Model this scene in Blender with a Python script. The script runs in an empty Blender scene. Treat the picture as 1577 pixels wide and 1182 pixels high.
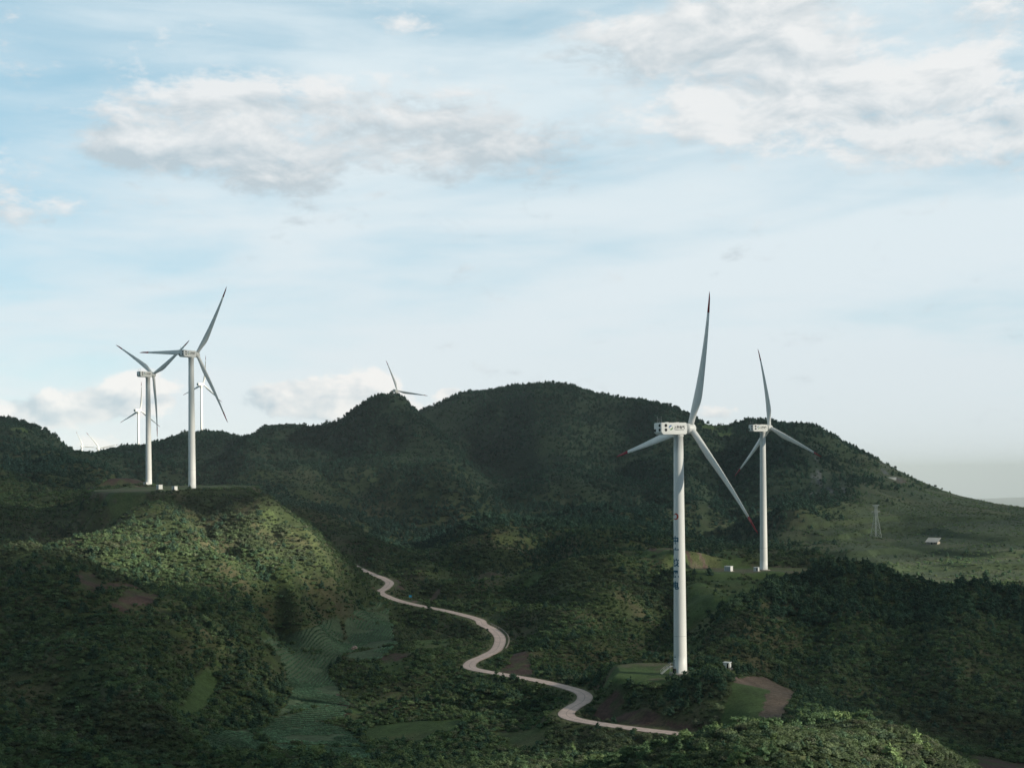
import bpy, bmesh, math, random
import numpy as np
from mathutils import Vector, Matrix
R_ = math.radians
random.seed(7)
rng = np.random.default_rng(11)
SC = bpy.context.scene
COL = SC.collection

# ------------------------------------------------------------------ camera
F, CX, CY, ROLL, CZ = 2200.0, 788.5, 735.0, 0.0085, 160.0
cam_d = bpy.data.cameras.new('camera')
cam = bpy.data.objects.new('camera', cam_d); COL.objects.link(cam)
cam_d.sensor_width = 36.0; cam_d.lens = F / 1577.0 * 36.0
cam_d.shift_y = (CY - 591.0) / 1577.0
cam_d.clip_start = 1.0; cam_d.clip_end = 90000.0
cam.location = (0, 0, CZ)
cam.rotation_euler = (Matrix.Rotation(R_(90), 4, 'X') @ Matrix.Rotation(-ROLL, 4, 'Z')).to_euler()
SC.camera = cam

# ------------------------------------------------------------------ sun and sky
SUN_EL, SUN_AZ = R_(19.0), R_(-22.0)          # azimuth measured from +X (right of the view), towards the camera
S = Vector((math.cos(SUN_AZ) * math.cos(SUN_EL), math.sin(SUN_AZ) * math.cos(SUN_EL), math.sin(SUN_EL)))
sd = bpy.data.lights.new('sun', 'SUN'); sd.energy = 5.0; sd.angle = R_(0.9); sd.color = (1.0, 0.91, 0.74)
sun = bpy.data.objects.new('sun', sd); COL.objects.link(sun)
sun.rotation_euler = S.to_track_quat('Z', 'Y').to_euler(); sun.location = (600, 0, 900)
SC.view_settings.view_transform = 'Standard'; SC.view_settings.look = 'None'
SC.view_settings.exposure = 0.85; SC.view_settings.gamma = 1.0; SC.view_settings.use_curve_mapping = False
SC.cycles.volume_bounces = 0; SC.cycles.max_bounces = 5; SC.cycles.diffuse_bounces = 2
SC.cycles.transparent_max_bounces = 12; SC.cycles.use_adaptive_sampling = True


class NT:
    """small helper to write node trees as expressions"""
    def __init__(s, tree): s.t = tree; s.n = tree.nodes; s.l = tree.links
    def node(s, kind, **kw):
        o = s.n.new(kind)
        for k, v in kw.items(): setattr(o, k, v)
        return o
    def put(s, sock, v):
        if isinstance(v, bpy.types.NodeSocket): s.l.new(v, sock)
        else: sock.default_value = v
    def m(s, op, a, b=0.0, c=0.0, clamp=False):
        o = s.node('ShaderNodeMath', operation=op, use_clamp=clamp)
        s.put(o.inputs[0], a); s.put(o.inputs[1], b); s.put(o.inputs[2], c)
        return o.outputs[0]
    def mix(s, f, a, b, blend='MIX'):
        o = s.node('ShaderNodeMix', data_type='RGBA', blend_type=blend)
        s.put(o.inputs[0], f); s.put(o.inputs[6], a); s.put(o.inputs[7], b)
        return o.outputs[2]
    def vec(s, x, y, z=0.0):
        o = s.node('ShaderNodeCombineXYZ')
        s.put(o.inputs[0], x); s.put(o.inputs[1], y); s.put(o.inputs[2], z)
        return o.outputs[0]
    def noise(s, v, scale, detail=6.0, rough=0.55, dist=0.0):
        o = s.node('ShaderNodeTexNoise'); s.put(o.inputs['Vector'], v)
        o.inputs['Scale'].default_value = scale; o.inputs['Detail'].default_value = detail
        o.inputs['Roughness'].default_value = rough; o.inputs['Distortion'].default_value = dist
        return o.outputs[0]
    def step(s, v, a, b):
        o = s.node('ShaderNodeMapRange', interpolation_type='SMOOTHSTEP')
        s.put(o.inputs[0], v); o.inputs[1].default_value = a; o.inputs[2].default_value = b
        return o.outputs[0]
    def attr(s, name, kind='GEOMETRY', out='Color'):
        o = s.node('ShaderNodeAttribute', attribute_name=name, attribute_type=kind)
        return o.outputs[out]


world = bpy.data.worlds.new('World'); SC.world = world; world.use_nodes = True
W = NT(world.node_tree); W.n.clear()
sky = W.node('ShaderNodeTexSky', sky_type='NISHITA', sun_disc=False, sun_elevation=SUN_EL,
             sun_rotation=math.pi / 2 - SUN_AZ, altitude=2500.0, air_density=1.0, dust_density=0.6, ozone_density=2.0)
geo = W.node('ShaderNodeTexCoord')
sep = W.node('ShaderNodeSeparateXYZ'); W.l.new(geo.outputs['Generated'], sep.inputs[0])
DX, DY, DZ = sep.outputs
el_pos = W.m('MAXIMUM', DZ, 0.012)
W.l.new(W.vec(DX, DY, el_pos), sky.inputs[0])
az = W.m('ARCTAN2', DX, DY)                       # 0 straight ahead, right positive, radians
el = W.m('ARCSINE', W.m('MINIMUM', W.m('MAXIMUM', DZ, -1.0), 1.0))
def A(u): return math.atan((u - CX) / F)
def E(v): return math.atan((CY - v) / F)
K = 5.64                                        # background strength is 0.1
def c(r, g, b): return (r * K, g * K, b * K, 1.0)
base = W.mix(0.55, W.mix(1.0, sky.outputs[0], (0.84, 1.06, 0.92, 1), 'MULTIPLY'), c(0.41, 0.66, 0.77))
# thin high veil drawn out in long level streaks
stre = W.noise(W.vec(W.m('MULTIPLY', az, 3.2), W.m('MULTIPLY_ADD', az, -1.0, W.m('MULTIPLY', el, 17.0)), 3.1), 1.0, 7.0, 0.52, 0.5)
stre2 = W.noise(W.vec(W.m('MULTIPLY', az, 9.0), W.m('MULTIPLY_ADD', az, 2.5, W.m('MULTIPLY', el, 52.0)), 9.7), 1.0, 6.0, 0.6, 0.6)
big = W.noise(W.vec(W.m('MULTIPLY', az, 4.0), W.m('MULTIPLY', el, 7.0), 1.3), 1.0, 3.0, 0.5)
veil = W.m('ADD', W.m('MULTIPLY', stre, 1.05), W.m('MULTIPLY', stre2, 0.24))
veil = W.m('ADD', veil, W.m('MULTIPLY', big, 0.5))
low = W.step(el, E(60), E(700))                  # 0 high up, 1 near the horizon
veil = W.m('ADD', veil, W.m('MULTIPLY', low, 0.30))
veil = W.m('ADD', veil, W.m('MULTIPLY', W.step(az, A(-100), A(900)), 0.16))
veil = W.m('MULTIPLY', W.step(veil, 0.67, 1.28), 0.93)
veilcol = W.mix(low, c(0.77, 0.87, 0.915), c(0.83, 0.895, 0.93))
skyc = W.mix(veil, base, veilcol)
# heaped clouds: centre (u, v), half sizes, softness, brightness tilt
CL = [  # u, v, ru, rv, amount, light
    (300, 190, 130, 75, 1.0, 0.75), (225, 232, 90, 45, 1.0, 0.25), (420, 245, 130, 60, 0.95, 0.2), (370, 165, 70, 40, 0.9, 0.9),
    (505, 160, 45, 60, 0.75, 0.85), (640, 195, 150, 65, 0.85, 0.35), (790, 225, 140, 55, 0.95, 0.15), (635, 38, 60, 30, 0.6, 0.8), (455, 285, 80, 26, 0.55, 0.1), (590, 300, 30, 12, 0.5, 0.1), (180, 245, 40, 22, 0.6, 0.1),
    (1040, 60, 220, 75, 0.8, 0.3), (1210, 110, 200, 90, 0.85, 0.75), (1120, 185, 120, 60, 0.95, 0.95), (1340, 210, 150, 65, 0.95, 0.85),
    (1480, 165, 120, 60, 1.0, 0.95), (1500, 235, 140, 45, 0.8, 0.7), (1180, 20, 140, 55, 0.8, 0.3), (1560, 30, 120, 60, 0.7, 0.6),
    (-150, 330, 220, 60, 0.8, 0.5), (1800, 260, 220, 90, 0.8, 0.6), (-200, 80, 200, 80, 0.7, 0.5)]
LOW = [(120, 625, 105, 28, 1.1, 0.55), (215, 603, 58, 34, 1.3, 0.9), (30, 645, 60, 20, 0.7, 0.5), (430, 612, 60, 26, 1.1, 0.6),
       (510, 612, 60, 36, 1.3, 0.6), (575, 602, 48, 36, 1.35, 0.95), (640, 640, 40, 26, 0.8, 0.8), (695, 606, 30, 13, 1.0, 0.8), (150, 690, 40, 22, 0.9, 0.8),
       (1100, 640, 40, 16, 0.7, 0.8), (1480, 700, 120, 16, 0.35, 0.6), (1850, 640, 120, 30, 0.8, 0.6), (-200, 600, 160, 40, 0.9, 0.6)]
def field(clouds, scale, fine, power, soft0, soft1, seed, side, flat):
    nv = W.vec(az, W.m('MULTIPLY', el, flat), seed)
    n1 = W.noise(nv, scale, 9.0, fine, 0.35)
    nv2 = W.vec(W.m('ADD', az, 0.010), W.m('MULTIPLY', W.m('ADD', el, 0.010), flat), seed)
    n2 = W.noise(nv2, scale, 9.0, fine, 0.35)
    dens = 0.0; light = 0.0; wsum = 0.0001
    for (u, v, ru, rv, amt, lt) in clouds:
        ru *= 0.88; rv *= 0.86; amt *= 0.95
        dx = W.m('MULTIPLY', W.m('SUBTRACT', az, A(u)), F / ru)
        dy = W.m('MULTIPLY', W.m('SUBTRACT', el, E(v)), F / rv)
        r2 = W.m('ADD', W.m('MULTIPLY', dx, dx), W.m('MULTIPLY', dy, dy))
        g = W.m('MULTIPLY', W.m('EXPONENT', W.m('MULTIPLY', r2, -0.9)), amt)
        dens = W.m('ADD', dens, g)
        l = W.m('MULTIPLY', g, W.m('ADD', lt, W.m('ADD', W.m('MULTIPLY', dy, 0.26), W.m('MULTIPLY', dx, side))))
        light = W.m('ADD', light, l); wsum = W.m('ADD', wsum, g)
    light = W.m('DIVIDE', light, wsum)
    n3 = W.noise(nv, scale * 3.6, 6.0, 0.62, 0.2)
    d = W.m('ADD', W.m('MINIMUM', dens, 1.15), W.m('ADD', W.m('MULTIPLY', W.m('SUBTRACT', n1, 0.5), power), W.m('MULTIPLY', W.m('SUBTRACT', n3, 0.5), power * 0.62)))
    light = W.m('ADD', light, W.m('MULTIPLY', W.m('SUBTRACT', n1, n2), 3.0))
    light = W.m('ADD', light, W.m('MULTIPLY', W.m('SUBTRACT', n1, 0.5), -0.5))
    return W.step(d, soft0, soft1), W.m('MINIMUM', W.m('MAXIMUM', light, 0.0), 1.0)
d1, l1 = field(CL, 17.0, 0.60, 2.3, 0.22, 1.02, 4.0, 0.06, 2.1)
col1 = W.mix(l1, c(0.52, 0.59, 0.635), c(0.93, 0.915, 0.90))
skyc = W.mix(W.m('MULTIPLY', d1, 0.78), skyc, col1)
d2, l2 = field(LOW, 34.0, 0.52, 1.15, 0.34, 0.66, 12.0, 0.24, 1.5)
col2 = W.mix(l2, c(0.54, 0.65, 0.72), c(1.0, 0.98, 0.95))
skyc = W.mix(W.m('MULTIPLY', d2, 0.88), skyc, col2)
# unseen sky overhead and behind the viewpoint is dimmed to deepen the shade
sky_dim = W.m('MAXIMUM', W.step(el, R_(21), R_(42)), W.m('SUBTRACT', 1.0, W.step(DY, -0.05, 0.80)))
skyc = W.mix(W.m('MULTIPLY', sky_dim, 0.92), skyc, c(0.112, 0.212, 0.272))
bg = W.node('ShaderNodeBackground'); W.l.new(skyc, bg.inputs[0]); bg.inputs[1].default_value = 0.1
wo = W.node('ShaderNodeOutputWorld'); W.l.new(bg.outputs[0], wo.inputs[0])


# ------------------------------------------------------------------ helpers
def P(u, v, d):
    """a point seen at photo column u, row v, standing d metres away"""
    x, z = u - CX, CY - v
    X = x * math.cos(ROLL) + z * math.sin(ROLL); Z = -x * math.sin(ROLL) + z * math.cos(ROLL)
    return Vector((X / F * d, d, CZ + Z / F * d))

def tag(o, label=None, cat=None, group=None, kind=None):
    if label: o['label'] = label
    if cat: o['category'] = cat
    if group: o['group'] = group
    if kind: o['kind'] = kind
    return o

def mesh_obj(name, me, parent=None, mats=()):
    for m_ in mats: me.materials.append(m_)
    o = bpy.data.objects.new(name, me); COL.objects.link(o)
    if parent: o.parent = parent
    return o

def bm_obj(name, bm, mat, parent=None, smooth=False):
    me = bpy.data.meshes.new(name)
    if smooth:
        for f_ in bm.faces: f_.smooth = True
    bm.to_mesh(me); bm.free()
    return mesh_obj(name, me, parent, [mat] if mat else [])

def empty(name, loc, rz=0.0):
    o = bpy.data.objects.new(name, None); COL.objects.link(o)
    o.location = loc; o.rotation_euler = (0, 0, rz); o.empty_display_size = 1.0
    return o

def add_box(bm, x0, x1, y0, y1, z0, z1, bev=0.0, mtx=None):
    r = bmesh.ops.create_cube(bm, size=1.0)
    vs = r['verts']
    bmesh.ops.scale(bm, vec=(x1 - x0, y1 - y0, z1 - z0), verts=vs)
    bmesh.ops.translate(bm, vec=((x0 + x1) / 2, (y0 + y1) / 2, (z0 + z1) / 2), verts=vs)
    if mtx: bmesh.ops.transform(bm, matrix=mtx, verts=vs)
    if bev:
        es = {e for v in vs for e in v.link_edges}
        bmesh.ops.bevel(bm, geom=list(es), offset=bev, segments=2, affect='EDGES')

def add_bar(bm, a, b, r=0.03, n=6, r2=None):
    a, b = Vector(a), Vector(b); L = (b - a).length
    if L < 1e-5: return
    q = (b - a).to_track_quat('Z', 'Y').to_matrix().to_4x4()
    bmesh.ops.create_cone(bm, cap_ends=True, segments=n, radius1=r, radius2=r if r2 is None else r2, depth=L,
                          matrix=Matrix.Translation((a + b) / 2) @ q)

def lathe(bm, prof, n=32, mtx=Matrix()):
    rings = []
    for r, z in prof:
        rings.append([bm.verts.new(mtx @ Vector((r * math.cos(2 * math.pi * k / n), r * math.sin(2 * math.pi * k / n), z))) for k in range(n)])
    for a, b in zip(rings, rings[1:]):
        for k in range(n): bm.faces.new((a[k], a[(k + 1) % n], b[(k + 1) % n], b[k]))
    bm.faces.new(list(reversed(rings[0]))); bm.faces.new(rings[-1])

def material(name, col, rough=0.6, spec=0.4, grime=0.0, scale=1.0, dirt=(0.25, 0.22, 0.18), bump=0.0):
    m_ = bpy.data.materials.new(name); m_.use_nodes = True
    t = NT(m_.node_tree); b = t.n['Principled BSDF']
    tc = t.node('ShaderNodeTexCoord')
    n = t.noise(tc.outputs['Object'], scale, 6.0, 0.6)
    f_ = t.m('MULTIPLY', t.step(n, 0.42, 0.75), grime)
    t.put(b.inputs['Base Color'], t.mix(f_, (*col, 1), (*dirt, 1)))
    b.inputs['Roughness'].default_value = rough; b.inputs['Specular IOR Level'].default_value = spec
    if bump:
        bp = t.node('ShaderNodeBump'); bp.inputs['Strength'].default_value = bump
        t.l.new(n, bp.inputs['Height']); t.l.new(bp.outputs[0], b.inputs['Normal'])
    return m_

# ------------------------------------------------------------------ value noise
_T = rng.random((256, 256))
def vnoise(x, y, scale, seed):
    x = x / scale + seed * 17.31; y = y / scale + seed * 9.77
    xi = np.floor(x).astype(int); yi = np.floor(y).astype(int); fx = x - xi; fy = y - yi
    fx = fx * fx * fx * (fx * (fx * 6 - 15) + 10); fy = fy * fy * fy * (fy * (fy * 6 - 15) + 10)
    a = _T[xi % 256, yi % 256]; b = _T[(xi + 1) % 256, yi % 256]
    c_ = _T[xi % 256, (yi + 1) % 256]; d = _T[(xi + 1) % 256, (yi + 1) % 256]
    return (a * (1 - fx) + b * fx) * (1 - fy) + (c_ * (1 - fx) + d * fx) * fy
def fbm(x, y, scale, seed, octs=4, gain=0.5):
    s = 0; a = 1.0; t = 0
    for k in range(octs):
        s = s + a * vnoise(x, y, scale / 2 ** k, seed + k * 3.7); t += a; a *= gain
    return s / t
def ridged(x, y, scale, seed, octs=3):
    s = 0; a = 1.0; t = 0
    for k in range(octs):
        s = s + a * (1 - np.abs(2 * vnoise(x, y, scale / 2 ** k, seed + k * 5.1) - 1)); t += a; a *= 0.5
    return s / t
def sstep(a, b, x):
    t = np.clip((x - a) / (b - a), 0, 1); return t * t * (3 - 2 * t)

# ------------------------------------------------------------------ the lie of the land: surveyed points (column, row, distance)
PTS = """
-300 605 1500,-120 620 1550,0 650 1550,40 661 1520,70 679 1500,100 697 1450,127 709 1420,158 722 1400,178 732 1380,193 744 1340
-250 680 1350,0 700 1330,100 735 1240,50 722 1270,200 752 1180,-200 730 1200,-150 650 1700,-20 690 1720,90 722 1650
170 724 1600,180 710 1720,214 697 1750,250 694 1750,300 686 1750,340 680 1700,214 716 1560,250 725 1450,300 745 1350,300 712 1530
214 710 2245,313 670 2245,120 735 2300,0 700 2200,-200 690 2200,420 700 2250
380 676 1650,440 665 1680,500 655 1700,560 631 1700,600 622 1700,625 627 1680,602 690 2000,500 705 2000
640 636 1850,700 618 1880,760 606 1900,830 593 1900,900 600 1900,960 614 1880,1010 633 1850,1050 650 1850,1088 664 1850,1130 650 1800
1160 646 1780,1200 657 1750,1260 665 1700,1300 688 1670,1330 704 1650,1380 733 1600,1430 755 1550,1500 776 1500,1577 786 1450,1700 800 1400,1900 820 1350
830 690 2300,700 680 2300,1000 700 2300,1100 720 2300,1300 770 2200,1577 810 2000,1450 795 2050,1850 850 1900
640 643 1640,680 670 1590,712 698 1550,740 722 1500,760 672 1720,690 640 1780,720 690 1660,780 720 1580
600 680 1530,600 740 1380,550 775 1260,500 740 1340,450 700 1460,500 690 1520,400 715 1380,400 755 1230,350 700 1550
830 650 1750,830 700 1600,830 760 1420,760 745 1470,700 770 1340,900 660 1740,900 710 1600,960 690 1620,1000 750 1460,900 780 1350,1080 715 1590,1080 785 1370,1000 795 1290,640 770 1340
1160 720 1570,1250 722 1500,1200 780 1360,1300 760 1370,1150 815 1220,1300 815 1210,1350 826 1250,1437 840 1150,1500 832 1150,1577 830 1130
1577 890 950,1500 880 985,1400 866 1060,1400 790 1350,1500 800 1300,1577 808 1260,1250 845 1120,1700 885 940,1700 835 1150,1850 850 1150,1350 880 1000
1400 912 850,1577 924 830,1280 890 920,1700 932 820,1480 914 850
1250 888 760,1290 890 750,1330 901 745,1400 912 740,1450 918 735,1500 923 725,1577 931 710,1700 937 700,1880 947 690
1300 960 650,1400 960 650,1500 960 640,1577 962 630,1400 1050 540,1500 1060 520,1577 1072 510,1300 1040 560,1500 1140 455,1577 1172 430,1400 1112 475,1700 1180 425,1850 1100 500,1300 1090 500,1220 1020 570
1180 877 812,1125 873 815,1060 867 830,1000 862 850,950 858 865,1240 881 795,1060 872 800,1130 880 790,1200 882 785,1060 884 772,1130 892 765,1200 893 765
1050 902 735,1060 950 660,1070 1000 590,1130 930 690,1190 908 720,1120 962 620,1095 1000 570,1200 1000 590,1150 1030 545,1210 950 650
1060 832 1000,1130 842 980,1200 855 950,1250 870 880,1130 858 1080,1060 850 1100,1100 815 1210,1200 860 1040,1000 855 920,1080 860 900,1180 866 880
1000 819 1040,960 812 1050,900 806 1060,840 808 1060,900 818 1160,1000 830 1150,900 792 1290,950 840 960,880 845 960
660 838 1150,700 808 1180,740 794 1180,790 802 1160,830 817 1120,740 815 1260,650 802 1290,740 786 1340,800 812 1240
600 852 1080,660 853 1050,720 830 1050,790 825 1050,830 842 1030,858 857 1000,740 838 1110,800 835 1110
480 802 1050,540 806 1080,600 817 1080,640 842 1080,560 822 1180,560 792 1260,450 785 1180,450 825 940,520 850 930
560 862 950,620 872 940,660 878 920,700 874 950,800 868 950,860 876 920
700 905 850,760 888 870,850 888 860,900 872 880,980 882 840,800 930 760,850 962 700,900 992 650,950 1000 640,1000 962 680,1000 922 740,850 1012 610,900 1042 560,960 1030 560,1010 1010 570,930 900 800
1050 1022 505,1000 1024 505,985 1030 490,1047 1036 472,1000 1040 472,1090 1030 450,1060 1040 452,1120 1038 450,1060 1020 540,1120 1032 500
1080 1044 452,1150 1046 460,1200 1056 455,1222 1060 450,1190 1100 400,1150 1088 412,1130 1062 430,1250 1060 470,1240 1090 420,1180 1040 500
1000 1058 455,950 1052 478,930 1078 470,1000 1100 428,1080 1096 420,1040 1070 440,960 1095 450
700 1055 540,800 1080 510,900 1125 440,1000 1152 405,850 1100 480,960 1148 405
560 930 750,500 965 680,600 968 690,540 1000 640,430 990 640,450 1030 580,600 1040 570,660 990 650,700 970 700,500 1080 520,400 1120 470,550 1100 500,540 1150 445,650 1110 480,750 1105 480,350 1150 430,800 1145 430,650 1060 540,580 1000 630
300 1172 395,450 1172 392,600 1178 385,750 1178 375,850 1180 362,700 1140 440
900 1195 330,950 1183 320,1000 1169 312,1070 1147 302,1140 1131 300,1200 1133 298,1280 1153 295,1350 1189 290,1420 1232 280,1330 1119 345,1390 1131 340,1440 1159 335,1500 1197 330,1577 1252 320,1270 1135 335,1700 1307 310
1200 1122 375,1300 1118 395,1400 1155 420,1100 1150 370,1000 1176 370,900 1172 392,1480 1185 400,1250 1106 385,1160 1130 375
190 757 1000,229 748 1028,296 754 843,200 763 870,300 760 810,375 763 800,420 780 780,470 820 765,520 864 760,550 888 765,300 790 1130,230 775 1180,400 790 950,480 840 880
-200 735 1080,-100 733 1060,0 738 1050,50 748 1050,120 752 1080,190 748 1100,0 775 930,50 792 850,100 785 850,0 812 800,-150 790 900,150 790 810,-100 840 760
240 792 750,190 804 720,140 817 690,90 840 650,40 860 620,0 872 600,-100 890 560,-280 930 500,120 848 745,50 850 720,0 866 690,-120 876 700
300 830 700,400 850 690,450 880 680,500 900 700,250 870 650,350 900 640,450 920 650,500 935 700,540 905 740,150 900 590,250 920 590,300 960 560,400 950 600,380 1010 560
170 936 560,210 961 545,235 975 540,0 925 520,100 950 505,180 1000 480,250 1010 490,0 1000 450,100 1050 420,200 1080 420,330 1040 510,290 1100 450,385 1078 505,420 1060 530,250 1130 400,0 1100 380,100 1150 360,200 1185 350,0 1190 335,-200 1000 450,-220 1120 370
150 739 3300,0 744 3300,-250 745 3300,600 750 3000,1000 765 3000,1400 800 2600,1577 830 2500,1850 840 2600
1380 790 9000,1577 795 9000,1800 790 9000
1440 784 26000,1500 774 26000,1535 769 26500,1577 773 26500,1620 770 26500,1700 776 26000,1800 766 26500,1350 780 27000,1200 778 26000,1500 789 20000,1700 789 20000
"""
pts = [tuple(map(float, q.split())) for ln in PTS.strip().splitlines() for q in ln.split(',')]
ROAD = [(540, 868, 985), (560, 878, 940), (576, 885, 905), (590, 890, 882), (600, 897, 860), (594, 905, 830), (585, 911, 812), (594, 917, 800), (612, 924, 786),
        (640, 931, 768), (690, 941, 742), (735, 953, 712), (743, 961, 698), (757, 968, 684), (768, 978, 664), (770, 988, 646), (764, 1000, 625),
        (748, 1009, 608), (728, 1018, 590), (723, 1026, 575), (735, 1031, 563), (780, 1039, 545), (830, 1048, 527), (880, 1060, 505), (899, 1069, 492),
        (898, 1079, 476), (882, 1089, 464), (872, 1099, 452), (885, 1107, 443), (930, 1115, 432), (990, 1123, 420), (1050, 1130, 412), (1090, 1136, 404)]
pts += [(u, v, d) for (u, v, d) in ROAD]
for u in range(-300, 1951, 250):
    pts += [(u, 1330, 210), (u, 1560, 120), (u, 1900, 55), (u, 2300, 28), (u, 790, 6500), (u, 772, 38000)]
    if u < 1150: pts.append((u, 778, 20000))
q = np.array(pts)
x_ = q[:, 0] - CX; z_ = CY - q[:, 1]
UU = x_ * math.cos(ROLL) + z_ * math.sin(ROLL); VV = -x_ * math.sin(ROLL) + z_ * math.cos(ROLL)   # rectified column, rise
def warp(u, d): return u / 500.0, 2.0 * np.log(d)
px, py = warp(UU, q[:, 2])
# drop near duplicates
def rbf(r2): return r2 * np.log(r2 + 1e-12) * 0.5
n = len(px)
D2 = (px[:, None] - px) ** 2 + (py[:, None] - py) ** 2
Am = np.zeros((n + 3, n + 3)); Am[:n, :n] = rbf(D2) + np.eye(n) * 4e-4
Am[:n, n] = 1; Am[:n, n + 1] = px; Am[:n, n + 2] = py; Am[n:, :n] = Am[:n, n:].T
wts = np.linalg.solve(Am, np.concatenate([VV, [0, 0, 0]]))
def rise(u, d):
    a, b = warp(u, d); out = np.zeros(a.shape)
    fa, fb = a.ravel(), b.ravel(); o = np.zeros(fa.size)
    for k in range(0, fa.size, 20000):
        r2 = (fa[k:k + 20000, None] - px) ** 2 + (fb[k:k + 20000, None] - py) ** 2
        o[k:k + 20000] = rbf(r2) @ wts[:n] + wts[n] + wts[n + 1] * fa[k:k + 20000] + wts[n + 2] * fb[k:k + 20000]
    return o.reshape(a.shape)

NU = 1300
u_ax = np.linspace(-1160, 1160, NU)
d_ax = np.concatenate([np.exp(np.linspace(math.log(28), math.log(270), 70, endpoint=False)),
                       np.exp(np.linspace(math.log(270), math.log(1300), 560, endpoint=False)),
                       np.exp(np.linspace(math.log(1300), math.log(2400), 190, endpoint=False)),
                       np.exp(np.linspace(math.log(2400), math.log(39000), 120))])
ND = len(d_ax)
uc = np.linspace(-1160, 1160, 326); jc = np.arange(0, ND, 3); jc = np.append(jc, ND - 1) if jc[-1] != ND - 1 else jc
Rc = rise(*np.meshgrid(uc, d_ax[jc]))
# bilinear to the full grid
tmp = np.array([np.interp(u_ax, uc, row) for row in Rc])
Rf = np.empty((ND, NU))
lj = np.log(d_ax)
for k in range(NU): Rf[:, k] = np.interp(lj, lj[jc], tmp[:, k])
Ug, Dg = np.meshgrid(u_ax, d_ax)
Xg = Ug / F * Dg; Yg = Dg.copy()
Zg = CZ + Rf / F * Dg

# masks -------------------------------------------------------------
def seg_dist(X, Y, poly):
    """distance to a polyline, and the value carried along it"""
    best = np.full(X.shape, 1e9); val = np.zeros(X.shape); sgn = np.zeros(X.shape)
    for a, b in zip(poly, poly[1:]):
        ax, ay, az_ = a; bx, by, bz = b
        dx, dy = bx - ax, by - ay; L2 = dx * dx + dy * dy
        t = np.clip(((X - ax) * dx + (Y - ay) * dy) / L2, 0, 1)
        ex, ey = X - ax - t * dx, Y - ay - t * dy
        e = np.hypot(ex, ey); m_ = e < best
        best = np.where(m_, e, best); val = np.where(m_, az_ + t * (bz - az_), val)
    return best, val
def catmull(ps, step=1.5):
    out = []
    ps = [ps[0] * 2 - ps[1]] + ps + [ps[-1] * 2 - ps[-2]]
    for i in range(1, len(ps) - 2):
        p0, p1, p2, p3 = ps[i - 1:i + 3]; k = max(2, int((p2 - p1).length / step))
        for j in range(k):
            t = j / k
            out.append(0.5 * ((2 * p1) + (p2 - p0) * t + (2 * p0 - 5 * p1 + 4 * p2 - p3) * t * t + (3 * p1 - p0 - 3 * p2 + p3) * t ** 3))
    out.append(ps[-2]); return out
road_c = catmull([P(*r) for r in ROAD])
for _ in range(12):
    zz = [p.z for p in road_c]
    for i in range(1, len(zz) - 1): road_c[i].z = (zz[i - 1] + zz[i] * 2 + zz[i + 1]) / 4
near_rows = (d_ax > 380) & (d_ax < 1050)
sub = np.where(near_rows)[0]
RD = np.full(Xg.shape, 999.0); RZ = np.zeros(Xg.shape)
rc = [(p.x, p.y, p.z) for p in road_c[::3]] + [(road_c[-1].x, road_c[-1].y, road_c[-1].z)]
RD[sub], RZ[sub] = seg_dist(Xg[sub], Yg[sub], rc)

# relief too small to have been surveyed
GU0 = CX + Ug
amp = np.clip(Dg, 200, 2500)
relief = (ridged(Xg, Yg, 95, 2, 3) - 0.55) * amp * 0.0075 + (fbm(Xg, Yg, 40, 5, 3) - 0.5) * amp * 0.0032
def mounds(x, y, scale, seed):
    return np.sqrt((2 * vnoise(x, y, scale, seed) - 1) ** 2 + 0.004) + 0.45 * np.sqrt((2 * vnoise(x, y, scale * 0.45, seed + 9) - 1) ** 2 + 0.004)
relief += (mounds(Xg + 0.3 * Yg, Yg - 0.2 * Xg, 105, 12) - 0.62) * np.clip(Dg, 250, 1300) * 0.0125 * sstep(330, 470, Dg) * (1 - sstep(1500, 2100, Dg))
relief += (ridged(Xg + 0.25 * Yg, Yg * 0.8, 230, 8, 3) - 0.55) * np.clip(Dg - 1150, 0, 900) * 0.024
far_m = sstep(2500, 5000, Dg)
relief = relief * (1 - far_m) + far_m * (fbm(Xg, Yg, 1700, 9, 4) - 0.5) * Dg * 0.004
calm = sstep(6, 26, RD)
relief *= 1 - 0.75 * sstep(1230, 1400, GU0) * (Dg > 900) * (Dg < 2000)
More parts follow.
